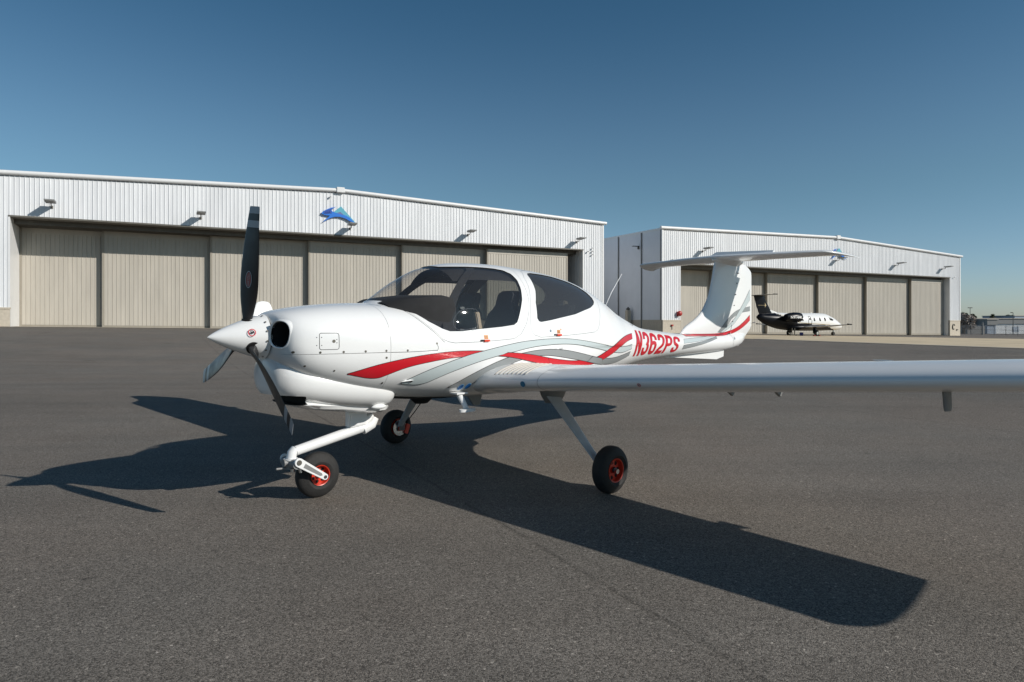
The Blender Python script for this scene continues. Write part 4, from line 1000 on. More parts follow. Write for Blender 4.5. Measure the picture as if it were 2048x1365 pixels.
# registration
def regmap(u,v):
    xl=4.592+.090*v; xr=5.735+.115*v; x=xl+(xr-xl)*u; zb=.981+.012*u; zt=1.283-.105*u; return x,zb+(zt-zb)*v
for sg in(1,-1):
    def mp(u,v):
        x,z=regmap(u if sg>0 else 1-u+0*v,v); h=onside(x,z,sg); return h[0]+h[1]*.003 if h else Vector((x,sg*.02,z))
    w_,h_,st_=.160,.300,.050; a0,a1,b0,b1=.026,w_-.026,.025,h_-.025
    GL_={'N':[[(a0,0),(a0,h_)],[(a0-.004,h_-.012),(a1+.004,.012)],[(a1,0),(a1,h_)]],
     '3':[[(a0,.205),(a0,.25),(.05,b1),(.11,b1),(a1,.25),(a1,.185),(.122,.156),(.085,.152),(.122,.148),(a1,.115),(a1,.05),(.11,b0),(.05,b0),(a0,.05),(a0,.098)]],
     '6':[[(a1,.205),(a1,.25),(.11,b1),(.05,b1),(a0,.25),(a0,.15),(a0,.05),(.05,b0),(.11,b0),(a1,.05),(a1,.14),(.115,.165),(.06,.165),(a0+.004,.14)]],
     '2':[[(a0,.205),(a0,.25),(.05,b1),(.11,b1),(a1,.25),(a1,.185),(.12,.13),(.05,.075),(a0,.045)],[(0,b0),(w_,b0)]],
     'P':[[(a0,0),(a0,h_)],[(a0,b1),(.11,b1),(a1,.25),(a1,.17),(.11,.142),(a0,.142)]],
     'S':[[(a1,.205),(a1,.25),(.11,b1),(.05,b1),(a0,.25),(a0,.19),(.055,.16),(.105,.14),(a1,.11),(a1,.05),(.11,b0),(.05,b0),(a0,.05),(a0,.095)]]}
    for gi,chh in enumerate('N362PS'):
        g=MB()
        for si,path in enumerate(GL_[chh]):
            pp_=smoothline(path,2) if len(path)>2 else [Vector(q) for q in path]
            pp_=resamp(pp_,34 if len(path)>2 else 14); n_=len(pp_)-1; sw=st_ if not(chh=='N' and si==1) else .044; vs=[]
            for i,p in enumerate(pp_):
                t=(pp_[min(i+1,n_)]-pp_[max(i-1,0)]).normalized(); nn=Vector((-t.y,t.x))*sw/2
                for j in range(4):
                    q=p+nn*(1-2*j/3); q.x=min(w_,max(0,q.x)); q.y=min(h_,max(0,q.y))
                    u=(gi+(q.x/w_)*.86+.07)/6; u=u if sg>0 else 1-((5-gi)+(1-(q.x/w_)*.86-.07))/6
                    if sg<0: u=1-(gi+(q.x/w_)*.86+.07)/6
                    x,z=regmap(u,q.y/h_); h=onside(x,z,sg); vs.append(tuple(h[0]+h[1]*(.0034+.0006*si)) if h else (x,sg*.02,z))
            g.add(vs,[(4*i+j,4*i+j+1,4*i+j+5,4*i+j+4) for i in range(n_) for j in range(3)],M_red)
        acb(g,'registration_letter',base,recalc=False)
# panel lines
cowlp=[(.467,1.149),(.632,1.146),(.799,1.146),(.967,1.146),(1.17,1.146)]
hair([(1.174,1.145),(1.35,1.143),(1.585,1.15)],.004,M_seam,'panel_line',base,sides=(1,-1))
hair([(1.585,1.20),(1.60,1.17),(1.585,1.145)],.003,M_seam,'panel_line',base)
hair([(1.28,1.525),(1.36,1.500),(1.42,1.452),(1.49,1.372),(1.60,1.272),(1.66,1.213)],.003,M_seam,'panel_line',base,off=.0012)
def rrect(x0,x1,z0,z1,r=.015,n=5):
    out=[]
    for cx,cz,a0 in((x1-r,z1-r,0),(x0+r,z1-r,90),(x0+r,z0+r,180),(x1-r,z0+r,270)):
        out+=[(cx+r*math.cos(R_(a0+90*i/n)),cz+r*math.sin(R_(a0+90*i/n))) for i in range(n+1)]
    return out
hair(rrect(.625,.765,1.178,1.297),.004,M_seam,'oil_door_outline',uc,closed=True)
def spot(x,z,r,m,name,par,off=.0016,sg=1,seg=16,ez=1.):
    vs=[];
    for j in range(seg):
        t=2*math.pi*j/seg; h=onside(x+r*math.cos(t),z+r*ez*math.sin(t),sg)
        if h is None: return
        vs.append(tuple(h[0]+h[1]*off))
    g=MB(); g.add(vs,[tuple(range(seg))],m); return acb(g,name,par,recalc=False)
for x,z in((.467,1.162),(.632,1.158),(.799,1.158),(.967,1.158),(1.134,1.158),(1.316,1.156),(1.137,1.105),(1.15,.905),(1.585,1.205)):
    spot(x,z,.0085,M_screw,'fastener',uc if z>1.14 else lc)
spot(.727,1.238,.012,M_screw,'latch',uc)
for x,z in((.55,1.06),(.75,1.02),(.95,.975),(1.14,.99)): spot(x,z,.007,M_screw,'fastener',lc,seg=10)
for x,z in((.606,1.267),(.606,1.209),(.640,1.267),(.640,1.209),(.748,1.25),(.748,1.226)): spot(x,z,.0035,M_black,'rivet',uc,seg=8)
for x,z in((1.989,1.239),(2.912,1.294)): spot(x,z,.013,M_metal,'door_lock',canopy if x<2.5 else door)
for x,z,p in((2.105,1.246,canopy),(3.025,1.283,door)):
    g=MB(); q=[onside(x+a,z+b) for a,b in((-.022,-.016),(.022,-.016),(.022,.018),(-.022,.018))]; g.add([tuple(h[0]+h[1]*.0016) for h in q],[(0,1,2,3)],M_orange); acb(g,'placard',p,recalc=False)
    for k in range(2):
        g=MB(); q=[onside(x+a,z+b) for a,b in((-.016,-.008+k*.012),(.014,-.008+k*.012),(.014,-.004+k*.012),(-.016,-.004+k*.012))]; g.add([tuple(h[0]+h[1]*.0022) for h in q],[(0,1,2,3)],M_screw); acb(g,'placard_line',p,recalc=False)
    g=MB(); h=onside(x-.005,z-.030); c=h[0]+h[1]*.008; g.box(tuple(c),(.06,.018,.016),M_redlev); g.box((c.x-.045,c.y,c.z+.004),(.035,.012,.010),M_blackpl); acb(g,'release_lever',p)
spot(3.06,1.305,.008,M_orange,'placard',door)
# round blue stickers with pale rim
for x,z in((1.912,.826),(1.982,.832)):
    spot(x,z,.0285,mat('sticker_rim',(.25,.45,.62),.4),'sticker_rim',base,off=.0042,seg=24); spot(x,z,.023,M_blue,'blue_sticker',base,off=.0050,seg=24)
hair([(1.900,.812),(1.924,.842)],.005,M_black,'sticker_slot',base,off=.0060,n=4)
# small triangular scoop
g=MB(); h=onside(1.345,.915); c=h[0]; g.add([(1.30,c.y+.002,.906),(1.395,c.y+.006,.936),(1.405,c.y+.008,.905),(1.40,c.y+.030,.915)],[(0,1,3),(0,3,2),(1,2,3)],M_white); acb(g,'air_scoop',base)
spot(1.392,.916,.013,M_void,'scoop_mouth',base,off=.010,seg=10)
# no-step hand symbol on the spinner
ang=R_(62); sx=.30; sr=.150; n_=Vector((-.30,math.cos(R_(14)),math.sin(R_(14)))).normalized(); cc=Vector((.262,.1335*math.cos(R_(14))+.003,1.2698+.134*math.sin(R_(14))))
q=n_.to_track_quat('Z','Y').to_matrix()
g=MB(); N_=28
o1=[cc+n_*.002+q@Vector((.027*math.cos(2*math.pi*j/N_),.027*math.sin(2*math.pi*j/N_),0)) for j in range(N_)]; i1=[cc+n_*.002+q@Vector((.021*math.cos(2*math.pi*j/N_),.021*math.sin(2*math.pi*j/N_),0)) for j in range(N_)]
g.add(o1+i1,[(j,(j+1)%N_,N_+(j+1)%N_,N_+j) for j in range(N_)],M_red)
up=Vector((0,0,1)); rt=n_.cross(up).normalized()
for a,b,c2,d2 in((-.010,.008,-.008,.006),(.004,.014,-.004,.010),(-.012,-.004,.002,.010)):
    g.add([cc+n_*.0022+rt*a+up*c2,cc+n_*.0022+rt*b+up*c2,cc+n_*.0022+rt*b+up*d2,cc+n_*.0022+rt*a+up*d2],[(0,1,2,3)],M_dmetal)
acb(g,'warning_symbol',spin,recalc=False)
for k in range(14):
    a=R_(-60+k*25); c=Vector((.362,.1655*math.cos(a),1.2698+.1655*math.sin(a))); nn=Vector((-.25,math.cos(a),math.sin(a))).normalized(); disc(c,nn,.007,M_screw,'screw',spin,10,.003)
# blue-green sticker and stall vane on the near wing leading edge
def onLE(y,z):
    V2=[v.co.copy() for v in WING_L.data.vertices]; b=BVHTree.FromPolygons(V2,[tuple(p.vertices) for p in WING_L.data.polygons])
    h=b.ray_cast(Vector((.5,-y,z)),Vector((1,0,0))); return Vector((h[0].x,-h[0].y,h[0].z)),Vector((h[1].x,-h[1].y,h[1].z))
p,nn=onLE(1.10,.885); nn=nn if nn.x<0 else -nn; disc(p,nn,.024,mat('teal_sticker',(.01,.15,.27),.4),'round_sticker',WING_L,24,.003)
p,nn=onLE(2.15,.945); nn=nn if nn.x<0 else -nn; disc(p,nn,.014,M_red,'stall_port_ring',WING_L,20,.003); disc(p,nn,.009,M_wallw2,'stall_port_ring',WING_L,20,.004); disc(p,nn,.005,M_black,'stall_port',WING_L,12,.005)
# walkway grip ribs on the wing root
bw=BVHTree.FromPolygons([v.co.copy() for v in WING_L.data.vertices],[tuple(p.vertices) for p in WING_L.data.polygons])
for k in range(8):
    pts=[]
    for i in range(16):
        t=i/15; y=.74+.048*k-.10*t*t; x=2.055+.02*(k/8)+.42*t
        h=bw.ray_cast(Vector((x,-y,2)),Vector((0,0,-1)))
        if h[0] is not None: pts.append((h[0].x,-h[0].y,h[0].z+.003))
    g=MB(); g.tube(pts,.008,mat('grip_strip',(.58,.54,.48),.8),6,flat=.6); acb(g,'grip_strip',WING_L,smooth=True)
h=bw.ray_cast(Vector((2.55,-3.55,2)),Vector((0,0,-1))); disc((h[0].x,-h[0].y,h[0].z),(0,0,1),.055,M_metal,'fuel_cap',WING_L,24,.004)
for y_ in(2.27,4.9):
    h=bw.ray_cast(Vector((2.75,-y_,2)),Vector((0,0,-1))); disc((h[0].x,-h[0].y,h[0].z),(0,0,1),.03,M_screw,'inspection_cover',WING_L,16,.003)
# boarding step
g=MB(); st=[(1.905,.46,.755),(1.895,.52,.70),(1.88,.575,.655)]; g.tube(st,[.030,.027,.025],M_white2,14,flat=.75); g.rings([[(1.88+.085*math.cos(t),.595+.030*math.sin(t)*1.2,z) for t in [2*math.pi*j/24 for j in range(24)]] for z in(.632,.654)],M_white2); g.box((1.905,.45,.772),(.12,.10,.012),M_white2); acb(g,'boarding_step',base,smooth=True,angle=40)
# belly antenna
g=MB(); g.add([(2.36,-.012,.70),(2.56,-.012,.70),(2.53,-.008,.575),(2.46,-.008,.575),(2.36,.012,.70),(2.56,.012,.70),(2.53,.008,.575),(2.46,.008,.575)],[(0,1,2,3),(7,6,5,4),(0,4,5,1),(1,5,6,2),(2,6,7,3),(3,7,4,0)],M_fair); acb(g,'belly_antenna',base)
# whip antenna and NACA vent on the spine
g=MB(); g.tube([(4.45,0,1.52),(4.60,0,1.73),(4.80,0,1.955)],[.006,.0045,.003],M_white2,8); acb(g,'whip_antenna',base,smooth=True)
h=onside(4.78,1.36); spot(4.76,1.355,.055,M_fair,'cabin_vent',base,seg=14,ez=.45) 
# tail marks
spot(7.40,1.135,.028,M_dgrey,'tail_sticker',fin,seg=4)
for z in(1.62,1.78,2.10,1.95):
    x=7.33+(z-1.15)*.276; g=MB(); g.box((x,.050,z),(.022,.014,.012),M_dmetal); acb(g,'hinge_bolt',fin)
hair([(7.36,1.03),(7.345,1.13),(7.32,1.19)],.004,M_seam,'panel_line',fin,n=12,off=.004)
spot(7.205,.895,.008,M_black,'drain_hole',base,seg=8)
g=MB(); g.tube([(8.10,0.02,1.36),(8.16,.03,1.37)],.008,M_dmetal,6); acb(g,'static_wick',rud)

# ---------- cabin interior
hp=pchip([1.20,1.32,1.463,1.599,1.743,1.854,1.95],[1.70,1.735,1.796,1.88,2.03,2.22,2.5])
g=MB(); rs=[]
for i in range(61):
    a=math.pi*(-.02+1.04*i/60); 
    # find x on hoop for this angle: iterate with height
    x=2.0
    for _ in range(12):
        r=RR(x,a)-.012; z=zc(x)+r*math.sin(a); x=.5*x+.5*hp(min(1.86,max(1.2,z)))
    w=.045; ring=[]
    for dx,dr in((-w,.012),(w,.012),(w,.045),(-w,.045)):
        r=RR(x+dx,a)-dr; ring.append((x+dx,r*math.cos(a),zc(x+dx)+r*math.sin(a)))
    rs.append(ring)
g.rings(rs,M_blackpl); acb(g,'canopy_hoop',canopy,smooth=True,angle=40)
# dark inner lining of the canopy rim and roof
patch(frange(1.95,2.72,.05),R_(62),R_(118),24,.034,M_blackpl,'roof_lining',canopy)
g=MB(); st=[(1.30,.30,1.50,1.53,1.36),(1.42,.38,1.50,1.575,1.2),(1.60,.46,1.50,1.60,1.1),(1.78,.49,1.50,1.605,1.05),(1.86,.47,1.49,1.585,1.05)]
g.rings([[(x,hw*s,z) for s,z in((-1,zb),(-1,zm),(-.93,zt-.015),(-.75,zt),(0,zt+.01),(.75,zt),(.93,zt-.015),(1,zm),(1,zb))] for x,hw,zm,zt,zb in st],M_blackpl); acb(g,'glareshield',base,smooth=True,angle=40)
g=MB(); g.box((1.84,0,1.30),(.03,.90,.42),M_blackpl); dash=acb(g,'instrument_panel',base)
for i in range(2):
    g=MB(); g.box((1.86,.0+(-.2+.4*i),1.36),(.012,.24,.18),M_void); acb(g,'display_screen',dash)
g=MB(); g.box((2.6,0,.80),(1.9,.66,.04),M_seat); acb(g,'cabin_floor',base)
g=MB(); g.box((2.15,0,1.0),(.9,.14,.35),M_blackpl); acb(g,'centre_console',base,bevel=.02)
def seat(x,y,m,hh,head=True):
    g=MB(); g.box((x-.25,y,1.05),(.50,.42,.14),m); s=acb(g,'seat',base,bevel=.04,smooth=True)
    g=MB(); rot=Matrix.Rotation(R_(16),3,'Y')
    pr=[(0,.20),(.15,.215),(.35,.215),(.50,.19),(.56,.14),(.60,.12),(.72,.12),(.76,.09)]
    g.rings([[(x+.27*v+.05*c,y+w*s_,1.06+v*hh/.76) for c,s_ in((-1,-1),(-1.15,-.5),(-1.2,0),(-1.15,.5),(-1,1),(1,1),(1,-1))] for v,w in pr],m); acb(g,'seat_back',s,bevel=.015,smooth=True,angle=50)
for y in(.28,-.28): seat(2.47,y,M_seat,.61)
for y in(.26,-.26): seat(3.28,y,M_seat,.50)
for y in(.27,-.27):
    g=MB(); g.box((3.42,y*.9,1.35),(.07,.09,.5),M_beige,Matrix.Rotation(R_(12),3,'Y')); acb(g,'seat_trim',base,bevel=.01)
for y in(.30,-.26):
    g=MB(); g.box((2.30,y-.03,1.26),(.05,.05,.42),M_beige,Matrix.Rotation(R_(-12),3,'Y')); acb(g,'seat_belt',base,bevel=.008)
for y in(.26,-.26):
    g=MB(); g.tube([(2.06,y,.98),(2.00,y,1.18),(1.97,y,1.24)],.014,M_blackpl,8); acb(g,'control_stick',base,smooth=True)
g=MB(); g.lathe([(.01,0),(.035,.004),(.035,.03),(.01,.036)],M_blackpl,(2.12,0,1.83),(0,0,-1),16); acb(g,'cabin_lamp',canopy,smooth=True,angle=40)
# storm window frame on the near side
SW=[(1.802,1.330),(1.800,1.364),(1.815,1.405),(1.836,1.430),(1.870,1.462),(1.907,1.481),(1.96,1.490),(2.024,1.490),(2.048,1.482),(2.057,1.460),(2.050,1.41),(2.039,1.364),(2.028,1.338),(2.006,1.328),(1.95,1.319),(1.895,1.314),(1.83,1.312)]
def hullside(x,z,sg=1):
    lo,hi=0.,.8
    for _ in range(30):
        m=(lo+hi)/2
        if inside((x,m,z))>0: lo=m
        else: hi=m
    return lo*sg
def onhull(x,z,o,sg=1):
    y=hullside(x,z); n=gradn(x,y,z); return Vector((x,sg*y,z))+Vector((n.x,sg*n.y,n.z))*o
P_=resamp([Vector(p) for p in SW+[SW[0]]],60)
g=MB(); pts=[onhull(p.x,p.y,-.002) for p in P_]; g.tube(pts,.003,M_acryl,8); sw=acb(g,'storm_window_frame',canopy,smooth=True)
for x,z in((1.91,1.495),(1.86,1.308),(1.99,1.315)):
    g=MB(); c=onhull(x,z,.004); g.box(tuple(c),(.045,.012,.020),M_acryl); acb(g,'storm_window_hinge',canopy,bevel=.003)

# ---------- landing gear
def wheel(x,y,z,R0,W,rim_r,parent,outer=1,brake=False,yaw=0.):
    """tyre with rounded shoulders, red rim with lightening holes; returns tyre object"""
    prof=[]; hw=W/2
    for i in range(25):
        t=-math.pi/2*1.25+2.5*math.pi/2*i/24; cx=abs(math.cos(t))**.75*(1 if math.cos(t)>0 else -1); sy=abs(math.sin(t))**.8*(1 if math.sin(t)>0 else -1)
        prof.append((R0-(R0-rim_r)*.5*(1-cx)-0 if True else 0, hw*sy))
    prof=[(R0-.0*abs(h)-(R0-rim_r)*(abs(h)/hw)**3.2*.72,h) for r,h in [(0,hw*math.sin(-math.pi/2+math.pi*i/24)) for i in range(25)]]
    prof=[(rim_r,-hw*.72)]+[(r,h) for r,h in prof]+[(rim_r,hw*.72)]
    q=Matrix.Rotation(yaw,3,'Z')
    g=MB(); 
    def ring(r,h,seg=64,flat=True):
        out=[]
        for j in range(seg):
            t=2*math.pi*j/seg; p=Vector((r*math.cos(t),h,r*math.sin(t)))
            if z+p.z<.002: p.z=.002-z
            out.append(tuple(Vector((x,y,z))+q@p))
        return out
    g.rings([ring(r,h) for r,h in prof]+[ring(*prof[0])],M_rubber,cap=False)
    for hh in(-.36,-.12,.12,.36):    # tread grooves as thin dark rings
        pass
    ty=acb(g,'tyre',parent,smooth=True,angle=50)
    for sg in(1,-1):
        g=MB(); h0=hw*.62
        g.rings([ring(r,sg*h,40) for r,h in((rim_r*1.03,h0+.008),(rim_r*1.02,h0+.016),(rim_r*.95,h0+.014),(rim_r*.90,h0-.006),(rim_r*.88,h0-.024),(rim_r*.30,h0-.022),(rim_r*.28,h0-.010))],M_rim,cap=False); rm=acb(g,'rim',ty,smooth=True,angle=35)
        for k in range(7):
            a=2*math.pi*k/7; cx,cz=rim_r*.66*math.cos(a),rim_r*.66*math.sin(a); n=12
            vs=[]
            for j in range(n):
                t=2*math.pi*j/n; u=rim_r*.155*math.cos(t); v=rim_r*.19*math.sin(t)
                px=cx+v*math.cos(a)-u*math.sin(a); pz=cz+v*math.sin(a)+u*math.cos(a); vs.append(tuple(Vector((x,y,z))+q@Vector((px,sg*(h0-.0205),pz))))
            g=MB(); g.add(vs,[tuple(range(n))],M_void); acb(g,'rim_hole',ty,recalc=False)
        g=MB(); g.rings([ring(r,sg*h,18) for r,h in((rim_r*.26,h0-.02),(rim_r*.24,h0+.006),(rim_r*.12,h0+.012),(.002,h0+.012))],M_dmetal); acb(g,'hub_cap',ty,smooth=True,angle=40)
    return ty
# nose gear
NX=.8371
g=MB(); g.box((1.185,0,.60),(.17,.080,.18),M_white2); g.box((1.19,.0,.545),(.13,.09,.05),M_white2); acb(g,'nose_gear_mount',bevel=.012)
g=MB(); g.tube([(1.355,0,.575),(1.325,0,.525),(1.24,0,.485)],[.040,.048,.046],M_white2,20); g.tube([(1.30,0,.515),(.655,0,.385)],[.043,.038],M_white2,22); g.tube([(.655,0,.400),(.628,0,.375),(.618,0,.33)],[.036,.038,.038],M_white2,20)
g.box((1.28,0,.555),(.13,.05,.07),M_white2,Matrix.Rotation(R_(-25),3,'Y')); strut=acb(g,'nose_strut',smooth=True,angle=45)
g=MB(); g.tube([(.616,0,.335),(.616,0,.322)],.052,M_white2,24); g.tube([(.616,0,.322),(.616,0,.255)],.040,M_fair,22); g.tube([(.616,-.115,.300),(.616,.115,.300)],.034,M_fair,20); g.tube([(.616,0,.305),(.555,0,.305)],[.034,.030],M_fair,18); g.tube([(.60,0,.262),(.50,0,.268)],.009,M_fair,10); g.tube([(.61,.04,.262),(.61,.04,.235)],.016,M_metal,10); g.tube([(.64,.09,.28),(.65,.095,.235)],.012,M_metal,10); acb(g,'fork_head',strut,smooth=True,angle=40)
for sg in(1,-1):
    a=Vector((.622,.118*sg,.318)); b=Vector((.8371,.118*sg,.178)); d=(b-a).normalized(); n2=Vector((-d.z,0,d.x)); L=(b-a).length
    def arm(s,w0,w1,y0,y1,m,g):
        prof=[]; 
        for i in range(9): t=math.pi/2+math.pi*i/8; prof.append((w0*math.cos(t),w0*math.sin(t)))
        for i in range(9): t=-math.pi/2+math.pi*i/8; prof.append((L+w1*math.cos(t),w1*math.sin(t)))
        g.prism(prof,y1-y0,m,lambda u,v,w:a+d*u+n2*v+Vector((0,y0+w,0)))
    g=MB(); arm(0,.034,.024,-.012,.012,M_white2,g); ar=acb(g,'fork_arm',strut,bevel=.002)
    # recessed pocket outline
    pk=[(.05,-.016),(.05,.016),(L-.045,.011),(L-.03,0),(L-.045,-.011)]
    g=MB(); g.prism(pk,.002,M_fair,lambda u,v,w:a+d*u+n2*v+Vector((0,sg*(.0125+w),0))); acb(g,'fork_pocket',ar)
    for c,r in((a,.020),(b,.013)):
        g=MB(); g.rings([[tuple(Vector((c.x+r*math.cos(t),c.y+sg*h,c.z+r*math.sin(t)))) for t in [2*math.pi*j/20 for j in range(20)]] for h in(.01,.016)],M_screw if r>.015 else M_dmetal); acb(g,'fork_bolt',ar)
wn_=wheel(NX,0,.177,.179,.130,.078,strut)
# main gear
for sg in(1,-1):
    g=MB(); g.rings([[(2.60+a*math.cos(t),sg*(.90+b*math.sin(t)),z) for t in [2*math.pi*j/24 for j in range(24)]] for z,a,b in((.80,.16,.09),(.73,.13,.065),(.675,.092,.04))] if sg>0 else [[(2.44+dx+a*math.cos(t),sg*(.80+dy+b*math.sin(t)),z) for t in [2*math.pi*j/24 for j in range(24)]] for z,a,b,dx,dy in((.78,.30,.16,0,0),(.62,.19,.11,.04,.06),(.51,.075,.045,.09,.14))],M_fair if sg>0 else M_blackpl)  # far fairing is black: its shade is put into the colour
    fg=acb(g,'gear_fairing',WING_L if sg>0 else WING_R,smooth=True,angle=50)
    pts=[(2.56,sg*.88,.795),(2.565,sg*.95,.72),(2.57,sg*1.06,.603),(2.577,sg*1.18,.475),(2.583,sg*1.29,.357),(2.59,sg*1.39,.25),(2.60,sg*1.445,.19)]
    wd=[.085,.080,.070,.058,.048,.041,.037]; g=MB()
    rs=[]
    for i,(p,w) in enumerate(zip(pts,wd)):
        p=Vector(p); t=(Vector(pts[min(i+1,6)])-Vector(pts[max(i-1,0)])).normalized(); b=t.cross(Vector((1,0,0))).normalized()
        rs.append([tuple(p+Vector((w*math.cos(u),0,0))+b*(.016*math.sin(u))) for u in [2*math.pi*j/20 for j in range(20)]])
    g.rings(rs,M_leg); leg=acb(g,'gear_leg',smooth=True,angle=60)
    g=MB(); g.tube([(2.655,sg*1.0,.61),(2.65,sg*1.08,.52),(2.635,sg*1.2,.39),(2.635,sg*1.34,.27),(2.65,sg*1.43,.24)],.005,M_blackpl,6); acb(g,'brake_line',leg)
    g=MB(); g.tube([(2.60,sg*1.42,.182),(2.60,sg*1.60,.182)],.020,M_metal,12); acb(g,'axle',leg)
    g=MB(); g.rings([[(2.60+r*math.cos(t),sg*y,.182+r*math.sin(t)) for t in [2*math.pi*j/32 for j in range(32)]] for y,r in((1.442,.03),(1.442,.088),(1.450,.088),(1.450,.03))],M_metal); acb(g,'brake_disc',leg,smooth=True,angle=30)
    g=MB(); g.box((2.685,sg*1.44,.165),(.055,.05,.11),M_rim,Matrix.Rotation(R_(20),3,'Y')); g.box((2.61,sg*1.425,.195),(.09,.02,.09),M_dmetal); acb(g,'brake_caliper',leg,bevel=.006)
    wheel(2.60,sg*1.525,.188,.191,.150,.094,leg)

# ------------------------------------------------------------ parked business jet
JP=(29.75,68.1); JZ=terr(*JP)-.02; JA=R_(22.5)
JX=empty('business_jet',(JP[0],JP[1],JZ),JA); tag(JX,'black and white twin engine jet parked by the far hangar behind the tail','jet')
M_jw=mat('jet_white',(.80,.80,.78),.25,coat=.3); M_jb=mat('jet_black',(.004,.005,.008),.3,spec=.15); M_gold=mat('gold_stripe',(.45,.36,.20),.4)
# local: x forward (nose +), y left, z up; origin between the main wheels
JS=[(-7.0,.10,.12,1.95,.02),(-6.8,.22,.24,1.95,.02),(-6.0,.42,.45,1.80,0),(-5.0,.58,.62,1.68,0),(-3.6,.72,.76,1.56,0),(-2.0,.79,.80,1.48,0),(0,.80,.82,1.46,0),(2.0,.80,.82,1.46,0),(3.2,.78,.80,1.45,0),(4.0,.72,.70,1.36,0),(4.8,.62,.58,1.22,0),(5.5,.46,.41,1.08,0),(6.0,.29,.26,1.0,0),(6.25,.13,.12,.96,0),(6.32,.01,.01,.93,0)]
JS=[(a_,b_*1.06,c_*1.13,d_,e_) for a_,b_,c_,d_,e_ in JS]
jf=[pchip([r[0] for r in JS],[r[i] for r in JS]) for i in(1,2,3)]
rs=[];xsj=frange(-7.0,6.0,.25)+[6.1,6.2,6.27,6.32]
for x in xsj:
    hw,hh,zc_=[q(x) for q in jf]
    # cockpit hump: windscreen slope from x 3.2 to 4.6
    rs.append([(x,hw*math.cos(t),zc_+hh*math.sin(t)) for t in [2*math.pi*j/40 for j in range(40)]])
g=MB(); N=40; vs=[p for r in rs for p in r]; kb=g.slot(M_jw); k2=g.slot(M_jb); g.v=vs
for i in range(len(rs)-1):
    for j in range(N):
        f=(i*N+j,i*N+(j+1)%N,(i+1)*N+(j+1)%N,(i+1)*N+j); c=sum((Vector(vs[k]) for k in f),Vector())/4
        line=2.7 if c.x<-4.5 else (2.30-(c.x+4.5)*.32 if c.x<-1.5 else 1.34-(c.x+1.5)*.05 if c.x<2.5 else 1.14-(c.x-2.5)*.24)
        g.f.append(f); g.mi.append(k2 if c.z<line else kb)
g.f.append(tuple(range(N-1,-1,-1))); g.mi.append(k2)
JX.scale=(.85,.97,.98); jb=g.build('fuselage',JX,smooth=True,angle=60)
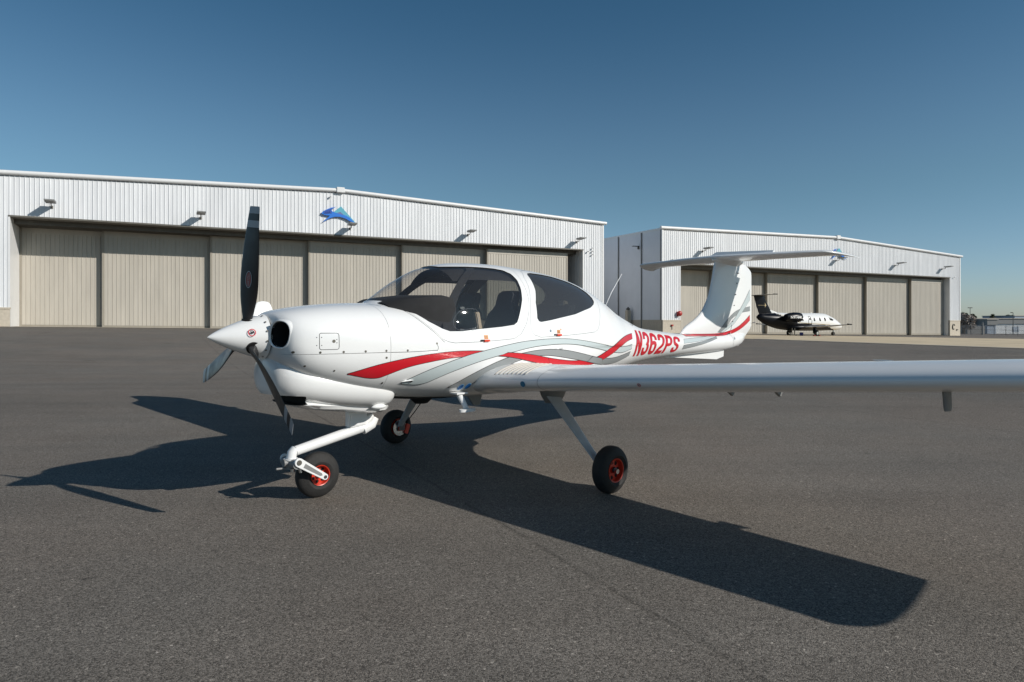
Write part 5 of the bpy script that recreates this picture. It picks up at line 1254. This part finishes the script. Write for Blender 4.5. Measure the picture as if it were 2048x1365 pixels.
# belly fairing
g=MB(); g.rings([[(x,hw*math.cos(t),.92+hh*math.sin(t)) for t in [2*math.pi*j/28 for j in range(28)]] for x,hw,hh in((-3.2,.1,.05),(-2.6,.6,.24),(-1.5,.85,.32),(0,.9,.34),(1.2,.8,.28),(2.2,.4,.14),(2.5,.1,.04))],M_jb); g.build('belly_fairing',JX,smooth=True)
for sg in(1,-1):
    # wing
    g=MB(); rs=[]
    for y,le,te,z,t in((.5,1.3,-1.1,.92,.26),(1.6,1.0,-.95,.96,.22),(3.6,.45,-.72,1.06,.15),(5.9,-.12,-.70,1.20,.08),(6.12,-.35,-.72,1.24,.04)):
        c=le-te; rs.append([(le-u*c,sg*y,z+v*c) for u,v in foil(12,t/c,.01)])
    g.rings(rs,M_fair); w=g.build('wing',JX,smooth=True,angle=50)
    g=MB(); g.tube([(.0,sg*6.05,1.22),(-.75,sg*6.12,1.25)],.06,M_jb,8); g.build('wing_tip',w,smooth=True)
    # nacelle
    g=MB(); g.rings([[(x,sg*1.28+r*math.cos(t),1.93+r*1.02*math.sin(t)) for t in [2*math.pi*j/28 for j in range(28)]] for x,r in((-1.95,.33),(-1.90,.40),(-1.98,.45),(-2.3,.49),(-2.9,.50),(-3.6,.44),(-4.1,.32),(-4.12,.27))],M_jb); nc=g.build('engine_nacelle',JX,smooth=True,angle=45)
    g=MB(); g.rings([[(x,sg*1.28+r*math.cos(t),1.93+r*math.sin(t)) for t in [2*math.pi*j/24 for j in range(24)]] for x,r in((-1.93,.405),(-1.895,.42),(-1.91,.36),(-2.1,.33))],M_metal,cap=False); g.build('intake_lip',nc,smooth=True)
    g=MB(); g.box((-3.2,sg*.85,1.90),(1.5,.5,.12),M_jb); g.build('pylon',JX,bevel=.03)
    for x in(-1.2,.9,1.8,2.6):
        yy=lambda z,x=x:sg*(jf[0](x)*math.sqrt(max(0,1-((z-jf[2](x))/jf[1](x))**2))+.006)
        if x==-1.2: x0=-.95
        else: x0=x
        ring=[(x0+.14*math.cos(t),0,1.72+.19*math.sin(t)) for t in [2*math.pi*j/16 for j in range(16)]]
        g=MB(); g.add([(p[0],yy(p[2]),p[2]) for p in ring],[tuple(range(16))],M_void); g.build('cabin_window',jb,recalc=False)
    ring=[]; 
    for j in range(28):
        t=2*math.pi*j/28; ring.append((.2+.27*math.cos(t),1.60+.46*math.sin(t)))
    g=MB(); g.tube([(a,sg*(.848*math.sqrt(max(0,1-((z-1.46)/.927)**2))+.004),z) for a,z in ring+[ring[0]]],.022,M_black,6); g.build('exit_outline',jb)
    g=MB(); g.add([(.2+.13*math.cos(2*math.pi*j/16),sg*.825,1.72+.17*math.sin(2*math.pi*j/16)) for j in range(16)],[tuple(range(16))],M_void); g.build('cabin_window',jb,recalc=False)
    # cockpit side window
    pts=[(3.35,1.93),(3.75,1.86),(4.20,1.68),(3.9,1.58),(3.45,1.66)]
    g=MB(); vs=[]
    for a,z in pts:
        hw,hh,zc_=[q(a) for q in jf]; s=min(.999,(z-zc_)/hh); vs.append((a,sg*(hw*math.sqrt(1-s*s)+.012),z))
    g.add(vs,[(0,1,2,3,4)],M_void); g.build('cockpit_window',jb,recalc=False)
    # main gear
    g=MB(); g.tube([(0,sg*1.72,.95),(-.05,sg*1.78,.28)],.09,M_dmetal,10); g.box((-.05,sg*1.62,.62),(.5,.05,.6),M_jb); lg=g.build('main_gear_leg',JX)
    g=MB(); g.lathe([(.02,-.11),(.24,-.11),(.30,-.06),(.31,0),(.30,.06),(.24,.11),(.02,.11)],M_rubber,(-.05,sg*1.88,.31),(0,1,0),28); wv=g.build('wheel',lg,smooth=True,angle=40)
    g=MB(); g.lathe([(.01,-.13),(.14,-.125),(.14,.125),(.01,.13)],M_metal,(-.05,sg*1.88,.31),(0,1,0),20); g.build('hub',wv,smooth=True,angle=40)
# gold cheat line
for sg in(1,-1):
    g=MB(); U=[]
    for i in range(30):
        x=-4.4+7.9*i/29; z=2.30-(x+4.5)*.32 if x<-1.5 else 1.34-(x+1.5)*.05; z+=.03
        hw,hh,zc_=[q(x) for q in jf]; f=lambda zz:sg*(hw*math.sqrt(max(0,1-((zz-zc_)/hh)**2))+.005)
        U+=[(x,f(z),z),(x,f(z+.05),z+.05)]
    g.add(U,[(2*i,2*i+2,2*i+3,2*i+1) for i in range(29)],M_gold); g.build('gold_stripe',jb,recalc=False)
# nose gear
g=MB(); g.tube([(5.0,0,.95),(4.95,0,.24)],.06,M_metal,10); g.box((4.75,0,.78),(.35,.04,.3),M_jw); lg=g.build('nose_gear_leg',JX)
for sg in(1,-1):
    g=MB(); g.lathe([(.02,-.05),(.16,-.05),(.21,0),(.16,.05),(.02,.05)],M_rubber,(4.95,sg*.09,.21),(0,1,0),24); g.build('wheel',lg,smooth=True,angle=40)
# fin, T tail
g=MB(); rs=[]
for z,le,te in((1.75,-3.4,-6.6),(2.0,-4.1,-6.7),(2.3,-4.7,-6.75),(3.0,-5.25,-7.1),(3.9,-5.95,-7.45),(4.15,-6.0,-7.55)):
    c=le-te; rs.append([(le-u*c,v*c,z) for u,v in foil(12,.09 if z>2.2 else .07,0.)])
g.rings(rs,M_jb); jfn=g.build('fin',JX,smooth=True,angle=50)
g=MB(); g.add([(-3.2,.0,2.22),(-5.1,.055,2.72),(-5.0,.055,2.35),(-3.8,.1,2.12),(-5.1,-.055,2.72),(-5.0,-.055,2.35),(-3.8,-.1,2.12)],[(0,1,2,3),(0,6,5,4),(1,4,5,2)],M_jw); g.build('dorsal_fillet',JX)
g=MB(); rs=[]
for y,le,te,t in((-2.45,-6.75,-7.3,.05),(-1.2,-6.35,-7.3,.08),(0,-5.95,-7.35,.11),(1.2,-6.35,-7.3,.08),(2.45,-6.75,-7.3,.05)):
    c=le-te; rs.append([(le-u*c,y,4.18+v*c) for u,v in foil(12,t/c,0.)])
g.rings(rs,M_fair); js=g.build('stabilizer',JX,smooth=True,angle=50)
for sg in(1,-1):
    g=MB(); g.box((-7.0,sg*2.48,4.18),(.6,.12,.09),M_jb); g.build('stabilizer_tip',js,bevel=.02)
    g=MB(); g.box((-6.35,sg*.085,3.15),(1.2,.012,.022),M_gold); g.build('gold_stripe',jfn)
    g=MB(); g.add([(-5.72,sg*.09,3.15),(-5.95,sg*.09,3.42),(-5.9,sg*.09,3.2),(-6.05,sg*.09,3.15),(-5.9,sg*.09,3.10),(-5.95,sg*.09,2.9)],[(0,1,2,3,4,5)],M_gold); g.build('fin_emblem',jfn,recalc=False)
g=MB(); g.add([(1.3,-.01,2.25),(1.6,-.01,2.25),(1.35,-.01,2.5),(1.3,.01,2.25),(1.6,.01,2.25),(1.35,.01,2.5)],[(0,1,2),(5,4,3),(0,3,4,1),(1,4,5,2),(2,5,3,0)],M_jw); g.build('top_antenna',JX)
# nacelle lettering, both sides
for sg in(-1,1):
    def mp(u,v):
        z=1.93-.13+.26*v; x=(-3.85+1.75*u) if sg<0 else (-2.1-1.75*u); r=.505 if x>-3.4 else .47
        s=(z-1.93)/r; return (x,sg*(1.28+r*math.sqrt(1-s*s)+.012),z)
    text('N914ML',mp,M_jw,'registration_lettering',JX,bold=.02,ac=False)
JM=Matrix.Translation((JP[0],JP[1],JZ))@Matrix.Rotation(JA,4,'Z')@Matrix.Diagonal((.85,.97,.98,1))
def jl(x,y,z=0.): return JM@Vector((x,y,z))
# things standing below the jet
M_bkt=mat('blue_plastic',(.06,.07,.28),.5)
p=jl(-.9,-.6); g=MB(); g.lathe([(.02,0),(.16,0),(.19,.34),(.17,.34),(.15,.02),(.01,.02)],M_bkt,(p.x,p.y,terr(p.x,p.y)),(0,0,1),20); o=g.build('bucket',smooth=True,angle=40); tag(o,'blue bucket on the ground under the parked jet','bucket')
for a,(x,y,lab) in enumerate(((-2.6,-.8,'left'),(-2.15,-.75,'right'))):
    p=jl(x,y); z=terr(p.x,p.y); r=empty('support_stand',(p.x,p.y,z)); tag(r,'thin dark stand under the black jet belly, '+lab+' one of the two','stand'); inv=r.location.copy()
    g=MB(); g.tube([(p.x,p.y,z),(p.x,p.y,z+.75)],.05,M_bronze,8); o=g.build('post',r); o.location=-inv
    g=MB(); g.box((p.x,p.y,z+.05),(.35,.3,.1),M_bronze); o=g.build('foot',r); o.location=-inv
for x,y,lab in((.33,-1.88,'orange-red chock ahead of the near main wheel of the jet'),(-.45,-1.88,'orange-red chock behind the near main wheel of the jet')):
    p=jl(x,y); z=terr(p.x,p.y); g=MB(); g.box((p.x,p.y,z+.05),(.12,.26,.10),M_bell,Matrix.Rotation(JA,3,'Z')); o=g.build('wheel_chock',bevel=.02); tag(o,lab,'chock')
